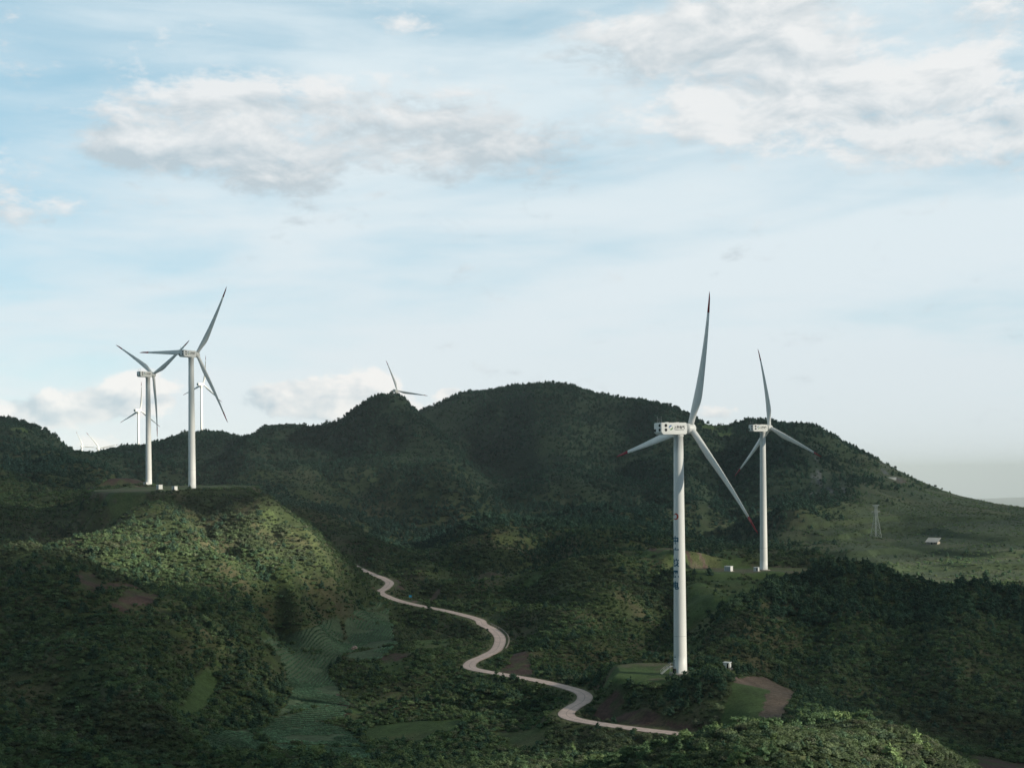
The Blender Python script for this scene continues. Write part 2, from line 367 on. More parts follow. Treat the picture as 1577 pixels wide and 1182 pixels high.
# spurs and gullies that give the slopes their folds: polyline, height, half width
SPURS = """-7 10|425 800 760|452 850 715|472 882 690
6 12|392 792 780|420 850 720|440 888 672
6 12|472 832 750|500 882 700
9 24|0 885 600|110 922 570|250 978 545|320 1015 530
-8 13|305 775 790|325 830 730|350 885 680
-6 11|365 770 780|395 820 735|430 865 690
7 20|240 800 745|290 850 690|330 895 650
-7 16|60 870 640|140 890 610|220 925 590
7 18|400 900 650|435 950 615|450 1000 590
8 20|150 985 490|195 1060 440|250 1140 385
-8 20|10 1000 460|70 1080 410|130 1130 375
-6 14|270 1010 500|300 1050 480|285 1110 430
6 18|0 1110 370|80 1150 350
5 12|375 1080 505|440 1085 500
8 24|850 892 850|880 940 760|900 1000 650|865 1030 600
-8 18|1015 885 820|1012 960 700|1000 1015 600
7 20|970 885 820|955 960 700|945 1010 620
-6 16|800 900 830|810 950 730
6 16|640 878 920|700 915 850
4 12|600 1095 500|720 1068 520|840 1078 500
8 22|1185 912 705|1155 950 655|1110 1015 570
-9 20|1260 900 720|1225 985 620|1180 1035 550
10 26|1335 897 735|1300 980 620|1285 1045 550
-9 22|1405 905 720|1375 1000 600|1395 1080 515
9 26|1490 915 705|1450 1000 590|1480 1080 500
-8 20|1560 930 680|1540 1010 570|1560 1100 480
-8 16|1060 895 740|1075 960 650|1065 1010 580
14 50|600 622 1700|660 692 1560|705 745 1450|725 790 1360
-20 45|645 645 1760|720 705 1640|790 765 1440
18 60|840 650 1790|860 690 1690|880 760 1450
-20 50|940 650 1780|960 700 1650|960 775 1390
18 55|1050 655 1800|1040 720 1600|1060 785 1370
-24 45|1100 672 1790|1112 740 1500|1112 800 1260
14 50|1200 700 1620|1190 730 1540|1180 800 1280
-12 40|1290 690 1640|1270 760 1400|1250 820 1200
-16 45|505 655 1660|485 720 1440|470 768 1270
13 50|420 695 1540|405 715 1440|385 745 1270
-14 45|335 675 1680|335 730 1450|345 755 1280
12 45|40 700 1400|90 718 1300|110 738 1230
-10 40|0 655 1520|-20 700 1350"""
for ln in SPURS.splitlines():
    q_ = ln.split('|'); hgt_, wid = map(float, q_[0].split()); pl = [tuple(P(*map(float, a_.split()))) for a_ in q_[1:]]
    rows = np.where((d_ax > min(p_[1] for p_ in pl) - 3 * wid) & (d_ax < max(p_[1] for p_ in pl) + 3 * wid))[0]
    wx_ = (fbm(Xg[rows], Yg[rows], wid * 2.2, 201, 3) - 0.5) * wid * 1.3
    e_, _ = seg_dist(Xg[rows] + wx_, Yg[rows] + wx_, pl)
    relief[rows] += hgt_ * np.exp(-(e_ / wid) ** 2)


# land-use zones, drawn as world outlines (given by the columns/rows and distances of their corners)
def to_uv(X, Y, Z):
    x = X / Y * F; z = (Z - CZ) / Y * F
    return CX + x * math.cos(ROLL) - z * math.sin(ROLL), CY - (x * math.sin(ROLL) + z * math.cos(ROLL))
GU, GV = to_uv(Xg, Yg, Zg)      # the smooth surveyed surface, before small relief
def inpoly(poly, d0, d1, wob=5.0):
    X = GU + (fbm(Xg, Yg, 9, 31, 2) - 0.5) * wob; Y = GV + (fbm(Xg, Yg, 11, 37, 2) - 0.5) * wob
    ins = np.zeros(X.shape, bool); k = len(poly)
    for i in range(k):
        x0, y0 = poly[i]; x1, y1 = poly[(i + 1) % k]
        if y0 == y1: continue
        ins ^= ((y0 > Y) != (y1 > Y)) & (X < (x1 - x0) * (Y - y0) / (y1 - y0) + x0)
    return ins & (Dg > d0) & (Dg < d1)
CROP = [([(545, 935), (600, 925), (605, 960), (610, 1003), (590, 1015), (525, 1020), (510, 1035), (520, 1060), (545, 1080), (525, 1100), (480, 1110), (530, 1116),
          (565, 1150), (577, 1174), (490, 1168), (430, 1152), (345, 1166), (300, 1152), (300, 1130), (400, 1116), (440, 1095), (450, 1060), (430, 1010), (402, 992), (470, 965), (520, 955)], 380, 900)]
GRASS = [([(395, 978), (430, 985), (470, 1000), (500, 1012), (480, 1020), (430, 1008)], 500, 800), ([(520, 1018), (590, 1012), (575, 1025), (540, 1030)], 500, 800),
         ([(575, 1025), (625, 1022), (640, 1035), (600, 1043), (575, 1040)], 480, 700), ([(535, 1095), (590, 1065), (620, 1060), (560, 1100), (545, 1110)], 450, 600),
         ([(555, 1115), (640, 1110), (720, 1105), (725, 1120), (650, 1140), (570, 1140)], 400, 560), ([(765, 1125), (850, 1120), (830, 1145), (780, 1150)], 380, 500),
         ([(300, 1040), (330, 1035), (345, 1045), (310, 1090), (290, 1105), (270, 1100)], 380, 560), ([(640, 985), (690, 975), (700, 990), (660, 1010), (630, 1015)], 540, 760),
         ([(1100, 1112), (1132, 1052), (1165, 1044), (1215, 1050), (1228, 1062), (1205, 1112), (1160, 1120)], 360, 490),
         ([(735, 1020), (755, 1005), (765, 1015), (750, 1030)], 520, 640), ([(800, 893), (850, 888), (860, 897), (820, 903)], 700, 950),
         ([(950, 852), (1060, 856), (1120, 866), (1250, 876), (1250, 886), (1100, 888), (960, 872)], 740, 900),
         ([(1056, 890), (1190, 888), (1170, 905), (1100, 940), (1070, 1000), (1058, 1005), (1058, 930)], 560, 790),
         ([(150, 800), (188, 757), (240, 758), (222, 785), (192, 803)], 720, 1100), ([(-100, 752), (60, 758), (60, 768), (-100, 765)], 900, 1000),
         ([(1072, 656), (1130, 650), (1125, 662), (1080, 668)], 1600, 1900), ([(0, 664), (60, 662), (90, 672), (20, 674)], 1300, 1500)]
SOIL = [([(115, 925), (140, 925), (160, 940), (210, 935), (218, 943), (160, 947), (130, 942)], 480, 640), ([(165, 955), (205, 952), (245, 958), (243, 970), (190, 967)], 480, 640),
        ([(575, 1012), (640, 1013), (620, 1022), (580, 1024)], 500, 700), ([(520, 1065), (545, 1075), (530, 1100), (525, 1085)], 400, 620),
        ([(725, 880), (795, 872), (790, 880), (740, 888)], 800, 1000), ([(940, 1088), (1060, 1104), (1075, 1128), (1000, 1118), (910, 1105)], 400, 460),
        ([(763, 1040), (790, 1012), (810, 1018), (825, 1042), (800, 1043)], 530, 620), ([(600, 893), (612, 897), (625, 912), (605, 912)], 770, 900),
        ([(160, 744), (185, 740), (215, 747), (240, 752), (150, 756), (60, 752)], 1000, 1200), ([(1490, 1168), (1600, 1160), (1600, 1200), (1500, 1200)], 380, 480),
        ([(950, 848), (1060, 852), (1110, 864), (1060, 866), (950, 856)], 780, 900), ([(1365, 738), (1385, 737), (1395, 745), (1375, 742)], 1300, 1700)]
ROCK = [([(1245, 705), (1262, 700), (1268, 735), (1260, 750), (1250, 742)], 1200, 1800), ([(1270, 715), (1280, 712), (1284, 745), (1276, 748)], 1200, 1800),
        ([(1292, 728), (1304, 730), (1300, 748), (1294, 745)], 1200, 1800), ([(1355, 712), (1375, 728), (1400, 745), (1385, 745), (1360, 728)], 1300, 1800), ([(1075, 775), (1092, 780), (1096, 805), (1085, 808)], 1150, 1500)]
TRACKS = [([(634, 931, 770), (639, 922, 785), (647, 913, 805), (662, 906, 825), (675, 902, 838)], 1.7), ([(1195, 1112, 392), (1192, 1095, 404), (1200, 1078, 424), (1212, 1066, 440), (1200, 1057, 452), (1170, 1050, 458), (1140, 1046, 462), (1105, 1042, 466)], 3.3),
          ([(955, 856, 868), (1040, 859, 856), (1085, 865, 835), (1120, 873, 822), (1170, 878, 812)], 1.4)]
def zone(lst, wob=13.0):
    m_ = np.zeros(Xg.shape, bool)
    for poly, a, b in lst: m_ |= inpoly(poly, a, b, wob)
    return m_
def soften(m_, a, b):
    m_ = m_.astype(float)
    for ax, k in ((0, a), (1, b)):
        c_ = np.cumsum(np.insert(np.moveaxis(m_, ax, 0), 0, 0, axis=0), axis=0); n_ = c_.shape[0] - 1
        lo_, hi = np.clip(np.arange(n_) - k, 0, n_), np.clip(np.arange(n_) + k + 1, 0, n_)
        m_ = np.moveaxis((c_[hi] - c_[lo_]) / (hi - lo_).reshape(-1, *([1] * (c_.ndim - 1))), 0, ax)
    return m_
valley = zone(CROP) | (zone(GRASS[:8], 4) & (Dg < 900))
calm = calm * (1 - np.clip(soften(valley, 14, 16) * 1.5, 0, 1) * 0.85)
# flat pads: centre, half sizes, height
pA, pB, pC, pD = P(1047, 1037, 472), P(1180, 877, 812), P(296, 754.5, 843), P(229, 748.5, 1028)
def pad(cx, cy, rx, ry, z, rot=0.0, edge=0.35):
    global Zg, calm
    dx, dy = Xg - cx, Yg - cy
    a = (dx * math.cos(rot) + dy * math.sin(rot)) / rx; b = (-dx * math.sin(rot) + dy * math.cos(rot)) / ry
    r = np.sqrt(a * a + b * b) + (fbm(Xg, Yg, 14, 21, 2) - 0.5) * 0.18
    m_ = 1 - sstep(1.0, 1.0 + edge, r)
    Zg = Zg * (1 - m_) + (z + 0 * Xg) * m_; calm = calm * (1 - m_)
    return m_
Zg = Zg + relief * calm
mA = pad(pA.x - 10, pA.y + 7, 13, 20, pA.z - 0.02, 0.0, 0.95)
mB = pad(pB.x - 12, pB.y, 36, 24, pB.z - 0.02)
dzp = pC.z + (Yg - pC.y) * (pD.z - pC.z) / (pD.y - pC.y)
mC = pad((pC.x + pD.x) / 2 + 8, (pC.y + pD.y) / 2 - 8, 44, 128, dzp - 0.02, 0.0, 0.22)
mC2 = pad(pC.x - 8, pC.y + 3, 40, 26, pC.z - 0.02, 0.0, 0.25)
# the road bench cut into the slope
k = 1 - sstep(3.6, 12.0, RD)
Zg = Zg * (1 - k) + (RZ - 0.06) * k

from math import floor
def height(X, Y):
    """ground height under world points"""
    X = np.asarray(X, float); Y = np.asarray(Y, float)
    fu = (X / Y * F - u_ax[0]) / (u_ax[1] - u_ax[0]); fj = np.interp(np.log(Y), lj, np.arange(ND))
    iu = np.clip(fu.astype(int), 0, NU - 2); ij = np.clip(fj.astype(int), 0, ND - 2)
    a = np.clip(fu - iu, 0, 1); b = fj - ij
    return (Zg[ij, iu] * (1 - a) + Zg[ij, iu + 1] * a) * (1 - b) + (Zg[ij + 1, iu] * (1 - a) + Zg[ij + 1, iu + 1] * a) * b
def hz(x, y): return float(height(np.array([x]), np.array([y]))[0])

zc, zg, zs, zr = zone(CROP), zone(GRASS), zone(SOIL), zone(ROCK, 9)
zc &= ~(np.abs(fbm(Xg, Yg, 62, 251, 2) - 0.5) < 0.010)
zg |= (mC > 0.97) | (mA > 0.8) | (mB > 0.95)
zt = np.zeros(Xg.shape, bool); TRK = np.full(Xg.shape, 99.0)
for tr, w in TRACKS:
    pl = [P(*t) for t in tr]; dd = np.full(Xg.shape, 99.0); rows = np.where((d_ax > min(t[2] for t in tr) - 20) & (d_ax < max(t[2] for t in tr) + 20))[0]
    dd[rows], _ = seg_dist(Xg[rows], Yg[rows], [(p.x, p.y, p.z) for p in catmull(pl, 3)])
    TRK = np.minimum(TRK, dd / w)
zt = (TRK < 1.0 + (fbm(Xg, Yg, 3, 55, 2) - 0.5) * 0.7) | zone([([(1128, 1040), (1180, 1043), (1222, 1052), (1226, 1062), (1204, 1085), (1197, 1114), (1172, 1114), (1180, 1084), (1188, 1066), (1130, 1052)], 370, 500)], 5)
# the open grazed shoulder of the right-hand mountain
open_r = sstep(1060, 1330, GU + (fbm(Xg, Yg, 60, 61, 3) - 0.5) * 260) * (Dg > 900) * (Dg < 1900) * sstep(745, 790, GV + 0.22 * (GU - 1330) + (fbm(Xg, Yg, 70, 63, 3) - 0.5) * 50)
open_r = np.maximum(open_r, sstep(1270, 1400, GU + (fbm(Xg, Yg, 90, 67, 3) - 0.5) * 220) * (Dg > 900) * (Dg < 1900) * 0.85)
# level terraces on that shoulder
terr = open_r * sstep(780, 800, GV) * (Dg > 950)
hgt = Zg + (fbm(Xg, Yg, 130, 71, 2) - 0.5) * 14
ph = (hgt / 9.0) % 1.0
Zg = Zg + terr * (sstep(0.0, 0.25, ph) - ph) * 3.4
RISER = terr * (ph < 0.25)
for tr, w in TRACKS: pass

# ground colours (own colours of soil, grass and litter, by zone)
def mixc(cur, m_, col):
    m_ = m_[..., None] if m_.ndim == 2 else m_
    return cur * (1 - m_) + np.array(col) * m_
nA = fbm(Xg, Yg, 26, 41, 4); nB = fbm(Xg, Yg, 7, 43, 3); nC = fbm(Xg, Yg, 140, 47, 3)
col = np.zeros(Xg.shape + (3,)) + np.array((0.036, 0.046, 0.020))
col = mixc(col, sstep(0.45, 0.7, nA), (0.060, 0.055, 0.030))
col = mixc(col, sstep(0.5, 0.75, nB) * 0.6, (0.055, 0.072, 0.026))
col = mixc(col, sstep(1150, 1500, Dg) * (1 - open_r) * 0.9, (0.021, 0.034, 0.022))
col = mixc(col, open_r * 0.85, (0.037, 0.049, 0.029))
col = mixc(col, open_r * sstep(0.5, 0.7, nA) * 0.5, (0.066, 0.068, 0.040))
col = mixc(col, RISER * 0.7, (0.04, 0.055, 0.025))
col = mixc(col, zg * (0.75 + 0.25 * nB), (0.046, 0.070, 0.024))
col = mixc(col, zg * sstep(0.5, 0.72, nA) * 0.6, (0.080, 0.078, 0.036))
col = mixc(col, (mA + mB + mC > 0.7) * sstep(0.50, 0.64, fbm(Xg, Yg, 13, 261, 4)) * 0.75, (0.085, 0.066, 0.050))
col = mixc(col, zc * 1.0, (0.064, 0.086, 0.048))
col = mixc(col, zs * (0.25 + 0.75 * sstep(0.38, 0.55, fbm(Xg, Yg, 5, 221, 3))), (0.058, 0.036, 0.030))
col = mixc(col, zt * 0.85, (0.105, 0.070, 0.058))
col = mixc(col, zr * sstep(0.50, 0.60, fbm(Xg * 1.6, Yg * 0.6, 12, 241, 3)), (0.060, 0.064, 0.062))
verge = (1 - sstep(3.2, 6.5, RD + (nB - 0.5) * 4))
col = mixc(col, verge * 0.8, (0.085, 0.088, 0.040))
cut = (1 - sstep(4, 11, RD)) * (nA > 0.47) * (Zg > RZ + 0.6)
col = mixc(col, cut * 0.8, (0.075, 0.042, 0.034))

me = bpy.data.meshes.new('ground')
V = np.stack([Xg, Yg, Zg], -1).reshape(-1, 3).astype(np.float32)
j, i = np.meshgrid(np.arange(ND - 1), np.arange(NU - 1), indexing='ij')
a = (j * NU + i).ravel()
Fc = np.stack([a, a + 1, a + NU + 1, a + NU], 1).astype(np.int32)
me.vertices.add(len(V)); me.vertices.foreach_set('co', V.ravel())
me.loops.add(Fc.size); me.loops.foreach_set('vertex_index', Fc.ravel())
me.polygons.add(len(Fc)); me.polygons.foreach_set('loop_start', np.arange(0, Fc.size, 4, dtype=np.int32))
me.polygons.foreach_set('use_smooth', np.ones(len(Fc), bool))
me.update(calc_edges=True)
ca = me.attributes.new('land', 'FLOAT_COLOR', 'POINT')
ca.data.foreach_set('color', np.concatenate([col.reshape(-1, 3), np.ones((V.shape[0], 1))], 1).astype(np.float32).ravel())
gm = bpy.data.materials.new('ground'); gm.use_nodes = True
t = NT(gm.node_tree); b = t.n['Principled BSDF']
gp = t.node('ShaderNodeNewGeometry').outputs['Position']
n1 = t.noise(gp, 0.9, 6.0, 0.75); n2 = t.noise(gp, 0.16, 5.0, 0.6)
f1 = t.m('MULTIPLY_ADD', n1, 2.4, -0.2); f2 = t.m('MULTIPLY_ADD', n2, 1.2, 0.4)
cc = t.mix(1.0, t.attr('land'), t.vec(f1, f1, f1), 'MULTIPLY'); cc = t.mix(1.0, cc, t.vec(f2, f2, t.m('MULTIPLY', f2, 0.96)), 'MULTIPLY'); cc = t.mix(1.0, cc, (1.38, 1.48, 1.62, 1), 'MULTIPLY')
t.put(b.inputs['Base Color'], cc); b.inputs['Roughness'].default_value = 0.95; b.inputs['Specular IOR Level'].default_value = 0.1
bp = t.node('ShaderNodeBump'); bp.inputs['Strength'].default_value = 0.8; bp.inputs['Distance'].default_value = 0.35
t.l.new(n1, bp.inputs['Height']); t.l.new(bp.outputs[0], b.inputs['Normal'])
ground = mesh_obj('ground', me, None, [gm]); tag(ground, kind='structure')

# what can be seen from about here (with some slack), to place plants only there
ang = (Zg - CZ) / Dg * F
run = np.maximum.accumulate(np.vstack([np.full((1, NU), -9999.0), ang[:-1]]), axis=0)
SEEN = (ang + 7.0 * F / Dg > run - 10)
def grid_at(G, X, Y):
    fu = (X / Y * F - u_ax[0]) / (u_ax[1] - u_ax[0]); fj = np.interp(np.log(Y), lj, np.arange(ND))
    return G[np.clip(np.rint(fj).astype(int), 0, ND - 1), np.clip(np.rint(fu).astype(int), 0, NU - 1)]

# ------------------------------------------------------------------ road
def ribbon(path, w, lift, thick, name, mat, width_fn=None):
    bm = bmesh.new(); rows_ = []
    for i, p in enumerate(path):
        a = path[max(0, i - 1)]; b = path[min(len(path) - 1, i + 1)]
        d = (b - a); d.z = 0; d.normalize(); nrm = Vector((d.y, -d.x, 0)); ww = w / 2 * (width_fn(i) if width_fn else 1)
        L, Rr = p - nrm * ww, p + nrm * ww
        rows_.append([bm.verts.new((L.x, L.y, p.z + lift - thick)), bm.verts.new((L.x, L.y, p.z + lift)),
                      bm.verts.new((p.x, p.y, p.z + lift + 0.04)), bm.verts.new((Rr.x, Rr.y, p.z + lift)), bm.verts.new((Rr.x, Rr.y, p.z + lift - thick))])
    for a, b in zip(rows_, rows_[1:]):
        for k in range(4): bm.faces.new((a[k], a[k + 1], b[k + 1], b[k]))
    uvl = bm.loops.layers.uv.new('UVMap')
    L = {}
    s = 0
    for i, r in enumerate(rows_):
        if i: s += (path[i] - path[i - 1]).length
        for k, v in enumerate(r): L[v] = (s, k / 4)
    for f_ in bm.faces:
        for lp in f_.loops: lp[uvl].uv = L[lp.vert]
    return bm_obj(name, bm, mat)
rm = bpy.data.materials.new('road_concrete'); rm.use_nodes = True
t = NT(rm.node_tree); b = t.n['Principled BSDF']
uvn = t.node('ShaderNodeTexCoord').outputs['UV']; sx = t.node('ShaderNodeSeparateXYZ'); t.l.new(uvn, sx.inputs[0])
fr = t.m('FRACT', t.m('DIVIDE', sx.outputs[0], 5.0)); joint = t.m('LESS_THAN', fr, 0.035)
mid = t.m('LESS_THAN', t.m('ABSOLUTE', t.m('SUBTRACT', sx.outputs[1], 0.5)), 0.012)
slab = t.node('ShaderNodeTexWhiteNoise', noise_dimensions='1D'); t.l.new(t.m('FLOOR', t.m('DIVIDE', sx.outputs[0], 5.0)), slab.inputs['W'])
gp = t.node('ShaderNodeNewGeometry').outputs['Position']
nn = t.noise(gp, 0.8, 6.0, 0.6)
rcx = t.mix(t.step(nn, 0.3, 0.75), (0.74, 0.575, 0.525, 1), (0.55, 0.42, 0.38, 1))
rcx = t.mix(t.m('MULTIPLY', slab.outputs[0], 0.22), rcx, (0.30, 0.26, 0.24, 1))
edge = t.step(t.m('ABSOLUTE', t.m('SUBTRACT', sx.outputs[1], 0.5)), 0.16, 0.27)
rcx = t.mix(t.m('MULTIPLY', edge, t.m('MULTIPLY', nn, 0.7)), rcx, (0.17, 0.12, 0.09, 1))
rcx = t.mix(t.m('MULTIPLY', t.m('MAXIMUM', joint, mid), 0.45), rcx, (0.12, 0.10, 0.09, 1))
t.put(b.inputs['Base Color'], rcx); b.inputs['Roughness'].default_value = 0.85; b.inputs['Specular IOR Level'].default_value = 0.2
road = ribbon(road_c, 5.3, 0.10, 0.35, 'road', rm); tag(road, kind='structure')

# ------------------------------------------------------------------ foliage
def foliage_mat(name, individual):
    m_ = bpy.data.materials.new(name); m_.use_nodes = True
    t = NT(m_.node_tree); t.n.clear()
    out = t.node('ShaderNodeOutputMaterial')
    oi = t.node('ShaderNodeObjectInfo')
    tint = oi.outputs['Color'] if individual else t.attr('tint', 'INSTANCER')
    tint = t.mix(1.0, tint, (1.42, 1.76, 2.10, 1), 'MULTIPLY')
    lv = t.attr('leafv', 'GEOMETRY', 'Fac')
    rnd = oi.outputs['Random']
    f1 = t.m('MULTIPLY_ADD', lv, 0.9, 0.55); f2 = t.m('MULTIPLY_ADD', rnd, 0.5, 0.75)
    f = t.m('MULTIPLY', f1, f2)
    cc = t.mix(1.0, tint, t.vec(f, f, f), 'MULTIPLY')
    d = t.node('ShaderNodeBsdfDiffuse'); t.l.new(cc, d.inputs[0])
    tr = t.node('ShaderNodeBsdfTranslucent'); t.l.new(t.mix(1.0, cc, (1.15, 1.3, 0.6, 1), 'MULTIPLY'), tr.inputs[0])
    mx = t.node('ShaderNodeMixShader'); mx.inputs[0].default_value = 0.28
    t.l.new(d.outputs[0], mx.inputs[1]); t.l.new(tr.outputs[0], mx.inputs[2]); t.l.new(mx.outputs[0], out.inputs[0])
    return m_
fol_i, fol_s = foliage_mat('foliage', True), foliage_mat('foliage_mass', False)
bark = material('bark', (0.10, 0.075, 0.055), 0.9, 0.1, 0.4, 3.0)

def leaf_mesh(name, shape, nleaf, size, seed, core=0.72, mats=()):
    """crown of many small leaf faces spread through uneven clumps; unit height, base at z=0"""
    r = np.random.default_rng(seed); cl = []
    if shape == 'bush':
        for _ in range(r.integers(5, 9)):
            a = r.random() * 6.28; rr = r.random() ** 0.6 * 0.36
            cl.append((rr * math.cos(a), rr * math.sin(a), 0.22 + r.random() * 0.36, 0.22 + r.random() * 0.17, 0.2 + r.random() * 0.18))
    elif shape == 'pine':
        nl = 7
        for k in range(nl):
            z = 0.16 + 0.78 * k / (nl - 1); w = 0.30 * (1 - k / (nl - 0.2)) ** 0.75 + 0.03
            for _ in range(4 if k < nl - 2 else 1):
                a = r.random() * 6.28; rr = w * (0.35 + 0.6 * r.random()) * (1 if k < nl - 2 else 0.1)
                cl.append((rr * math.cos(a), rr * math.sin(a), z + (r.random() - 0.5) * 0.09, w * 0.62 + 0.03, 0.07 + w * 0.22))
    else:  # round tree
        for _ in range(r.integers(9, 13)):
            a = r.random() * 6.28; rr = r.random() ** 0.6 * 0.30; z = 0.38 + r.random() * 0.45
            cl.append((rr * math.cos(a), rr * math.sin(a), z, 0.15 + r.random() * 0.10, 0.11 + r.random() * 0.09))
    vs, fs, lv = [], [], []
    wts_ = np.array([c_[3] ** 2 for c_ in cl]); wts_ /= wts_.sum()
    tone = r.random(len(cl))
    for _ in range(nleaf):
        k = r.choice(len(cl), p=wts_); cx, cy, cz, rx, rz = cl[k]
        nd = r.normal(size=3); nd[2] = abs(nd[2]) * 0.9 + nd[2] * 0.25; nd /= np.linalg.norm(nd)
        rad = 0.80 + 0.34 * r.random()
        p = np.array([cx + nd[0] * rx * rad, cy + nd[1] * rx * rad, max(0.0, cz + nd[2] * rz * rad)])
        ax = nd + r.normal(size=3) * 0.55; ax /= np.linalg.norm(ax)
        t1 = np.cross(ax, r.normal(size=3)); t1 /= np.linalg.norm(t1); t2 = np.cross(ax, t1)
        s = size * (0.6 + 0.8 * r.random()); q_ = len(vs)
        vs += [p - t1 * s, p - t2 * s * 0.6, p + t1 * s, p + t2 * s * 0.6]
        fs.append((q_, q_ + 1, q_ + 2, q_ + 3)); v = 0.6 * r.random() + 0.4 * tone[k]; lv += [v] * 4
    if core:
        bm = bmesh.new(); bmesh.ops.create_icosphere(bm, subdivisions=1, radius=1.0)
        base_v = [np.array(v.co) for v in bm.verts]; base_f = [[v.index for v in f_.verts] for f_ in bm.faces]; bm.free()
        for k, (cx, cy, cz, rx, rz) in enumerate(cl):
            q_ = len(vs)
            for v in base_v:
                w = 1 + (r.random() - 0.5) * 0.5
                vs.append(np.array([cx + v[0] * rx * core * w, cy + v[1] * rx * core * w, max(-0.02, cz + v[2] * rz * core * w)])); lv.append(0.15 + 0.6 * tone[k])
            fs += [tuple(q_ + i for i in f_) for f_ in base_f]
    me = bpy.data.meshes.new(name); me.from_pydata([tuple(v) for v in vs], [], fs); me.update()
    at = me.attributes.new('leafv', 'FLOAT', 'POINT'); at.data.foreach_set('value', np.array(lv, np.float32))
    for m_ in mats: me.materials.append(m_)
    return me
def trunk_mesh(name, h, r0, seed, limbs=4):
    r = random.Random(seed); bm = bmesh.new()
    top = Vector((r.uniform(-.03, .03), r.uniform(-.03, .03), h)); add_bar(bm, (0, 0, -0.06), top * 0.5, r0, 7, r0 * 0.75); add_bar(bm, top * 0.5, top, r0 * 0.75, 7, r0 * 0.25)
    for k in range(limbs):
        a = r.random() * 6.28; z = h * r.uniform(0.3, 0.85); L = 0.2 * (1 - z * 0.6)
        add_bar(bm, (0, 0, z), (L * math.cos(a), L * math.sin(a), z + 0.08), r0 * 0.4, 5, r0 * 0.12)
    me = bpy.data.meshes.new(name); bm.to_mesh(me); bm.free(); me.materials.append(bark); return me

lib = {}
def library(name, shapes, mat):
    c_ = bpy.data.collections.new(name)
    for k, (shape, nl, size) in enumerate(shapes):
        me = leaf_mesh('%s_%d' % (name, k), shape, nl, size, 100 + k * 7 + len(name), mats=(mat,))
        o = bpy.data.objects.new('%s_%02d' % (name, k), me); c_.objects.link(o)
    lib[name] = c_
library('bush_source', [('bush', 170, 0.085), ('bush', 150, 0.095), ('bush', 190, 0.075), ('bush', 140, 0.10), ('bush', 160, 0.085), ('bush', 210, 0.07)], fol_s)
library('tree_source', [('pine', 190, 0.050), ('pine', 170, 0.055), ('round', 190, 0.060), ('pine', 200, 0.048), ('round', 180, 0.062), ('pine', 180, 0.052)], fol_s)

def scatter(name, pts_, scl, rot, tint, variants, src, label=None):
    me = bpy.data.meshes.new(name); me.vertices.add(len(pts_)); me.vertices.foreach_set('co', pts_.astype(np.float32).ravel())
    def at(n_, ty, key, v): a_ = me.attributes.new(n_, ty, 'POINT'); a_.data.foreach_set(key, v.astype(np.float32 if ty != 'INT' else np.int32).ravel())
    at('scl', 'FLOAT_VECTOR', 'vector', scl); at('rot', 'FLOAT_VECTOR', 'vector', rot)
    at('tint', 'FLOAT_COLOR', 'color', np.concatenate([tint, np.ones((len(tint), 1))], 1)); at('pick', 'INT', 'value', variants)
    o = mesh_obj(name, me)
    ng = bpy.data.node_groups.new(name, 'GeometryNodeTree')
    ng.interface.new_socket('Geometry', in_out='INPUT', socket_type='NodeSocketGeometry'); ng.interface.new_socket('Geometry', in_out='OUTPUT', socket_type='NodeSocketGeometry')
    N = ng.nodes; L = ng.links
    gi, go = N.new('NodeGroupInput'), N.new('NodeGroupOutput')
    ip = N.new('GeometryNodeInstanceOnPoints'); ci = N.new('GeometryNodeCollectionInfo')
    ci.inputs['Collection'].default_value = lib[src]; ci.inputs['Separate Children'].default_value = True; ci.inputs['Reset Children'].default_value = True
    def na(nm, ty): x = N.new('GeometryNodeInputNamedAttribute'); x.data_type = ty; x.inputs[0].default_value = nm; return x.outputs[0]
    L.new(gi.outputs[0], ip.inputs['Points']); L.new(ci.outputs[0], ip.inputs['Instance']); ip.inputs['Pick Instance'].default_value = True
    L.new(na('pick', 'INT'), ip.inputs['Instance Index']); L.new(na('scl', 'FLOAT_VECTOR'), ip.inputs['Scale'])
    L.new(na('rot', 'FLOAT_VECTOR'), ip.inputs['Rotation']); L.new(ip.outputs[0], go.inputs[0])
    md = o.modifiers.new('plants', 'NODES'); md.node_group = ng
    tag(o, kind='stuff', label=label)
    return o

def candidates(d0, d1, s0, margin=200):
    """jittered points with spacing growing with distance"""
    out = []
    y = d0
    while y < d1:
        s = s0(y); w = (CX + margin) / F * y
        k = int(2 * w / s); xs = (np.arange(k) + rng.random(k)) * s - w
        out.append(np.stack([xs, y + rng.random(k) * s], 1)); y += s
    return np.concatenate(out)
bare = zc | zg | zs | zt
BARE = bare | (RD < 3.9)
# forest shares: 1 = wooded, 0 = scrub
forest = sstep(1080, 1250, Dg) * (1 - np.clip(open_r * 1.1, 0, 1)) * 0.92 * sstep(0.34, 0.5, fbm(Xg, Yg, 120, 83, 3) + (Dg > 1500) * 0.07)
forest = np.maximum(forest, ((GU > 1180) & (Dg > 640) & (Dg < 830) & (mB < 0.2)) * 0.42)
forest = np.maximum(forest, ((GU > 800) & (GU < 1275) & (Dg > 930) & (Dg < 1120)) * 0.75)
forest = np.maximum(forest, ((GU > 640) & (GU < 1060) & (Dg > 1130) & (Dg < 1260)) * 0.7)
forest = np.maximum(forest, ((GU > 1060) & (Dg > 500) & (Dg < 700)) * 0.16)
forest = np.maximum(forest, ((GU > 1228) & (GU < 1345) & (Dg > 350) & (Dg < 480)) * 0.75)
forest = np.maximum(forest, ((GU > 1030) & (GU < 1150) & (Dg > 425) & (Dg < 462)) * 0.45)
forest = np.maximum(forest, ((GU > 900) & (Dg > 305) & (Dg < 350) & (GU < 1150)) * 0.35)
